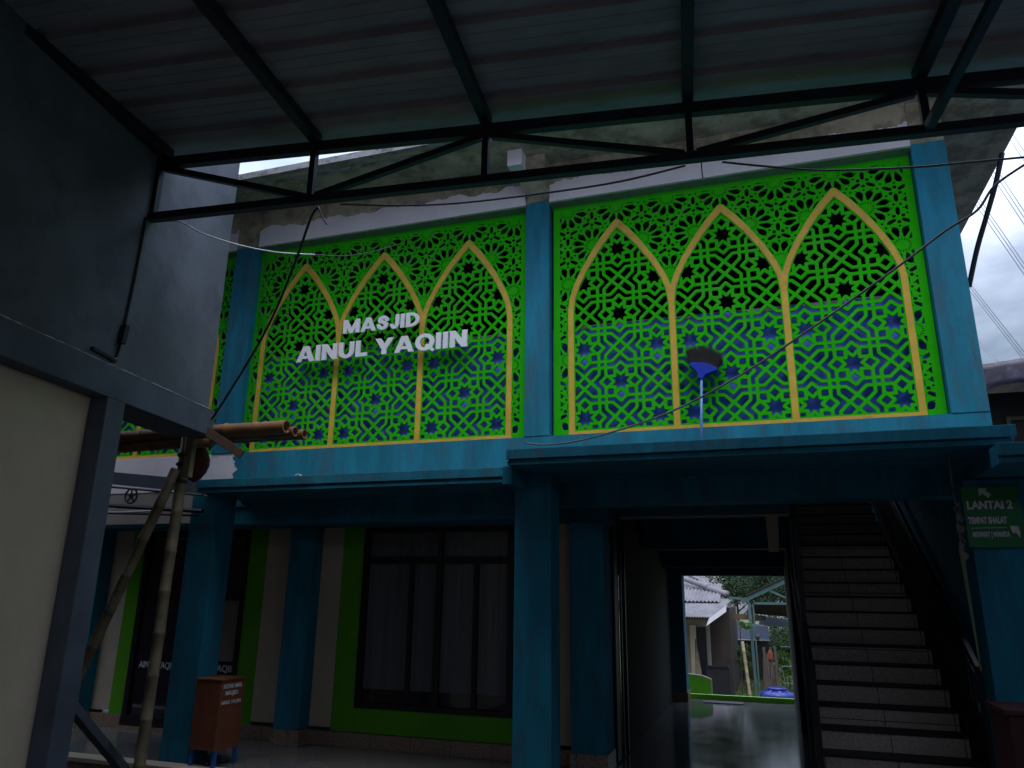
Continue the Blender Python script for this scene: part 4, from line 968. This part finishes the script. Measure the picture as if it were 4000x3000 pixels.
def leafy(c, rad, n, size, seed, squash=1.0):
    rnd = random.Random(seed); m = MB(); cl = []
    for i in range(max(6, n//90)): cl.append(Vector((rnd.gauss(0, .5), rnd.gauss(0, .5), rnd.gauss(0, .45)*squash)))
    for i in range(n):
        q = cl[rnd.randrange(len(cl))]; p = q+Vector((rnd.gauss(0, .2), rnd.gauss(0, .2), rnd.gauss(0, .18)))
        p = Vector(c)+Vector((p.x*rad, p.y*rad, p.z*rad))
        a = rnd.uniform(0, 2*pi); e = rnd.uniform(-.9, .6); d1 = Vector((cos(a)*cos(e), sin(a)*cos(e), sin(e)))
        d2 = d1.cross(Vector((rnd.gauss(0, 1), rnd.gauss(0, 1), rnd.gauss(0, 1)))).normalized(); s = size*rnd.uniform(.6, 1.4)
        m.add([p-d1*s, p-d2*s*.4, p+d1*s, p+d2*s*.4], [(0, 1, 2, 3)])
    return m
def tree(x, y, h, rad, n, size, seed, lab, mt_, cat='tree', name='garden_tree', group='trees and shrubs behind the building', sq=1.0):
    t = thing(name, g(x, y, GZ), lab, cat, group); rnd = random.Random(seed)
    m = MB(); top = Vector((x+rnd.uniform(-.05, .05), y, h)); m.tube([(x, y, GZ), (x+.02, y, (h+GZ)*.5), top], [.05*rad+.008, .04*rad+.006, .006], 8)
    for i in range(8):
        t_ = rnd.uniform(.35, .95); p = Vector((x, y, GZ)).lerp(top, t_); a = rnd.uniform(0, 2*pi)
        m.tube([p, p+Vector((cos(a)*rad*.35, sin(a)*rad*.35, rad*.3)), p+Vector((cos(a)*rad*.6, sin(a)*rad*.6, rad*.55))], [.03*rad+.003, .02*rad, .003], 5)
    obj('trunk', gm(m), 'bark', t); obj('crown', gm(leafy((x, y, h), rad, n, size, seed, sq)), mt_, t)
tree(.0, 23, 1.85, .55, 8000, .03, 1, 'dense dark green tree crown seen over the house roof ridge', 'leafdark')
tree(.85, 24, 1.8, .75, 9000, .04, 2, 'dark green tree behind the carport roof', 'leafdark')
tree(-1.1, 30, 2.1, .95, 6500, .05, 3, 'sparse tree in the distance left over the roof', 'leafdark')
tree(.30, 16.9, .42, .24, 2600, .020, 4, 'bright leafy young tree right of the carport post', 'leaf')
tree(.62, 16.4, .40, .30, 2600, .022, 5, 'bright green shrub at the right side of the garden view', 'leaf', 'shrub', 'garden_shrub', sq=1.3)
tree(-.60, 17.2, .22, .17, 1500, .018, 6, 'small light green shrub left of the leaning bamboo stake', 'leaf', 'shrub', 'garden_shrub', sq=1.4)
tree(.42, 15.0, .0, .15, 1300, .014, 7, 'low green shrub behind the right end of the water tank', 'leaf', 'shrub', 'garden_shrub')
tree(-.10, 18.5, .35, .30, 1800, .02, 8, 'dark green shrub behind the orange-red bag', 'leafdark', 'shrub', 'garden_shrub', sq=1.3)
tree(.75, 20, .6, .5, 4500, .035, 9, 'dark bushy tree in the shade beyond the carport', 'leafdark')
tree(.1, 19.5, .45, .45, 4500, .03, 10, 'dark bushes under the carport roof behind the posts', 'leafdark', 'shrub', 'garden_shrub')
tree(-.55, 27, 1.75, .7, 7000, .045, 12, 'dark tree filling the gap between house ridge and carport', 'leafdark')
tree(2.2, 27, 1.6, 1.3, 7000, .06, 13, 'broad dark tree far right beyond the carport', 'leafdark')
tree(-3.2, 27, 2.2, 1.4, 6000, .06, 14, 'broad dark tree behind the left part of the house', 'leafdark')
tree(.2, 31, 3.4, 1.3, 9000, .10, 15, 'unseen tall dark tree added behind the garden to darken the floor reflection', 'leafdark')  # this and the next two are added to keep sky out of the floor reflection
tree(-2.6, 31, 4.8, 1.8, 8000, .13, 16, 'unseen tall dark tree added behind the house to darken the floor reflection', 'leafdark')
tree(3.2, 31, 4.6, 2.0, 8000, .13, 17, 'unseen tall dark tree added at the right to darken the floor reflection', 'leafdark')
tree(.20, 15.8, .20, .17, 3000, .016, 18, 'vivid green leafy plant between the orange bag and the thin steel stand', 'leaf', 'shrub', 'garden_shrub', sq=1.5)
tree(-.52, 16.0, .12, .12, 1600, .014, 19, 'vivid green plant by the foot of the leaning bamboo stake', 'leaf', 'shrub', 'garden_shrub', sq=1.5)
hp = thing('hanging_plant', g(-.35, 14.8, .95), 'trailing air plant hung on the carport cross wire', 'plant')
obj('leaves', gm(leafy((-.42, 14.8, .92), .11, 500, .022, 11, .6)), 'leaf', hp); obj('pod', gm(MB().lathe((-.22, 14.8, .72), [(.01, -.06), (.04, -.02), (.045, .02), (.015, .05)], 10)), 'bark', hp)
obj('wire', gm(MB().tube([(-.50, 14.8, .93), (0, 14.8, .905)], .005, 5)), 'wire', hp)
tag(obj('garden_ground', MB().box(-60, 60, 12.1, 120, -1.35, -1.2), 'soil'), kind='structure')
m = MB(); rnd = random.Random(5)
for i in range(14000):
    x = rnd.uniform(-1.2, 1.6); y = rnd.uniform(13.6, 21); hgt = rnd.uniform(.02, .06); a = rnd.uniform(0, pi); wv = Vector((cos(a), sin(a), 0))*.008
    p = Vector((x, y, GZ)); m.add([p-wv, p+wv, p+Vector((rnd.uniform(-.02, .02), rnd.uniform(-.02, .02), hgt))], [(0, 1, 2)])
tag(obj('grass', gm(m), 'grass'), 'short yellow-green grass in the back garden', 'grass', kind='stuff')

# ================================================================ LIGHT BLOCKERS (added unseen behind and beside the camera)
sb = thing('rear_light_block', (0, -5, -.2), 'unseen dark wall added behind the camera to block low light', 'building')
obj('wall', MB().box(-14, 8.6, -6.0, -4.9, -.2, 4.9), 'brownwall', sb)  # added out of view to cut low light reaching the porch and stairs
rb = thing('side_light_block', (8, 0, -.2), 'unseen brown wall added on the right to block low side light', 'building')
obj('wall', MB().box(7.4, 8.6, -4.88, 9.0, -.2, 3.0), 'brownwall', rb)  # added out of view to cut low light from the right

lb = thing('left_light_block', (-8, 2, -.2), 'unseen brown wall added on the left to keep the porch bay dark', 'building')
obj('wall', MB().box(-9.6, -9.32, -4.88, 9, -.2, 5.2).box(-9.31, -7.9, 3.0, 5.4, -.2, 2.6), 'brownwall', lb)  # added out of view so the left bay stays dark
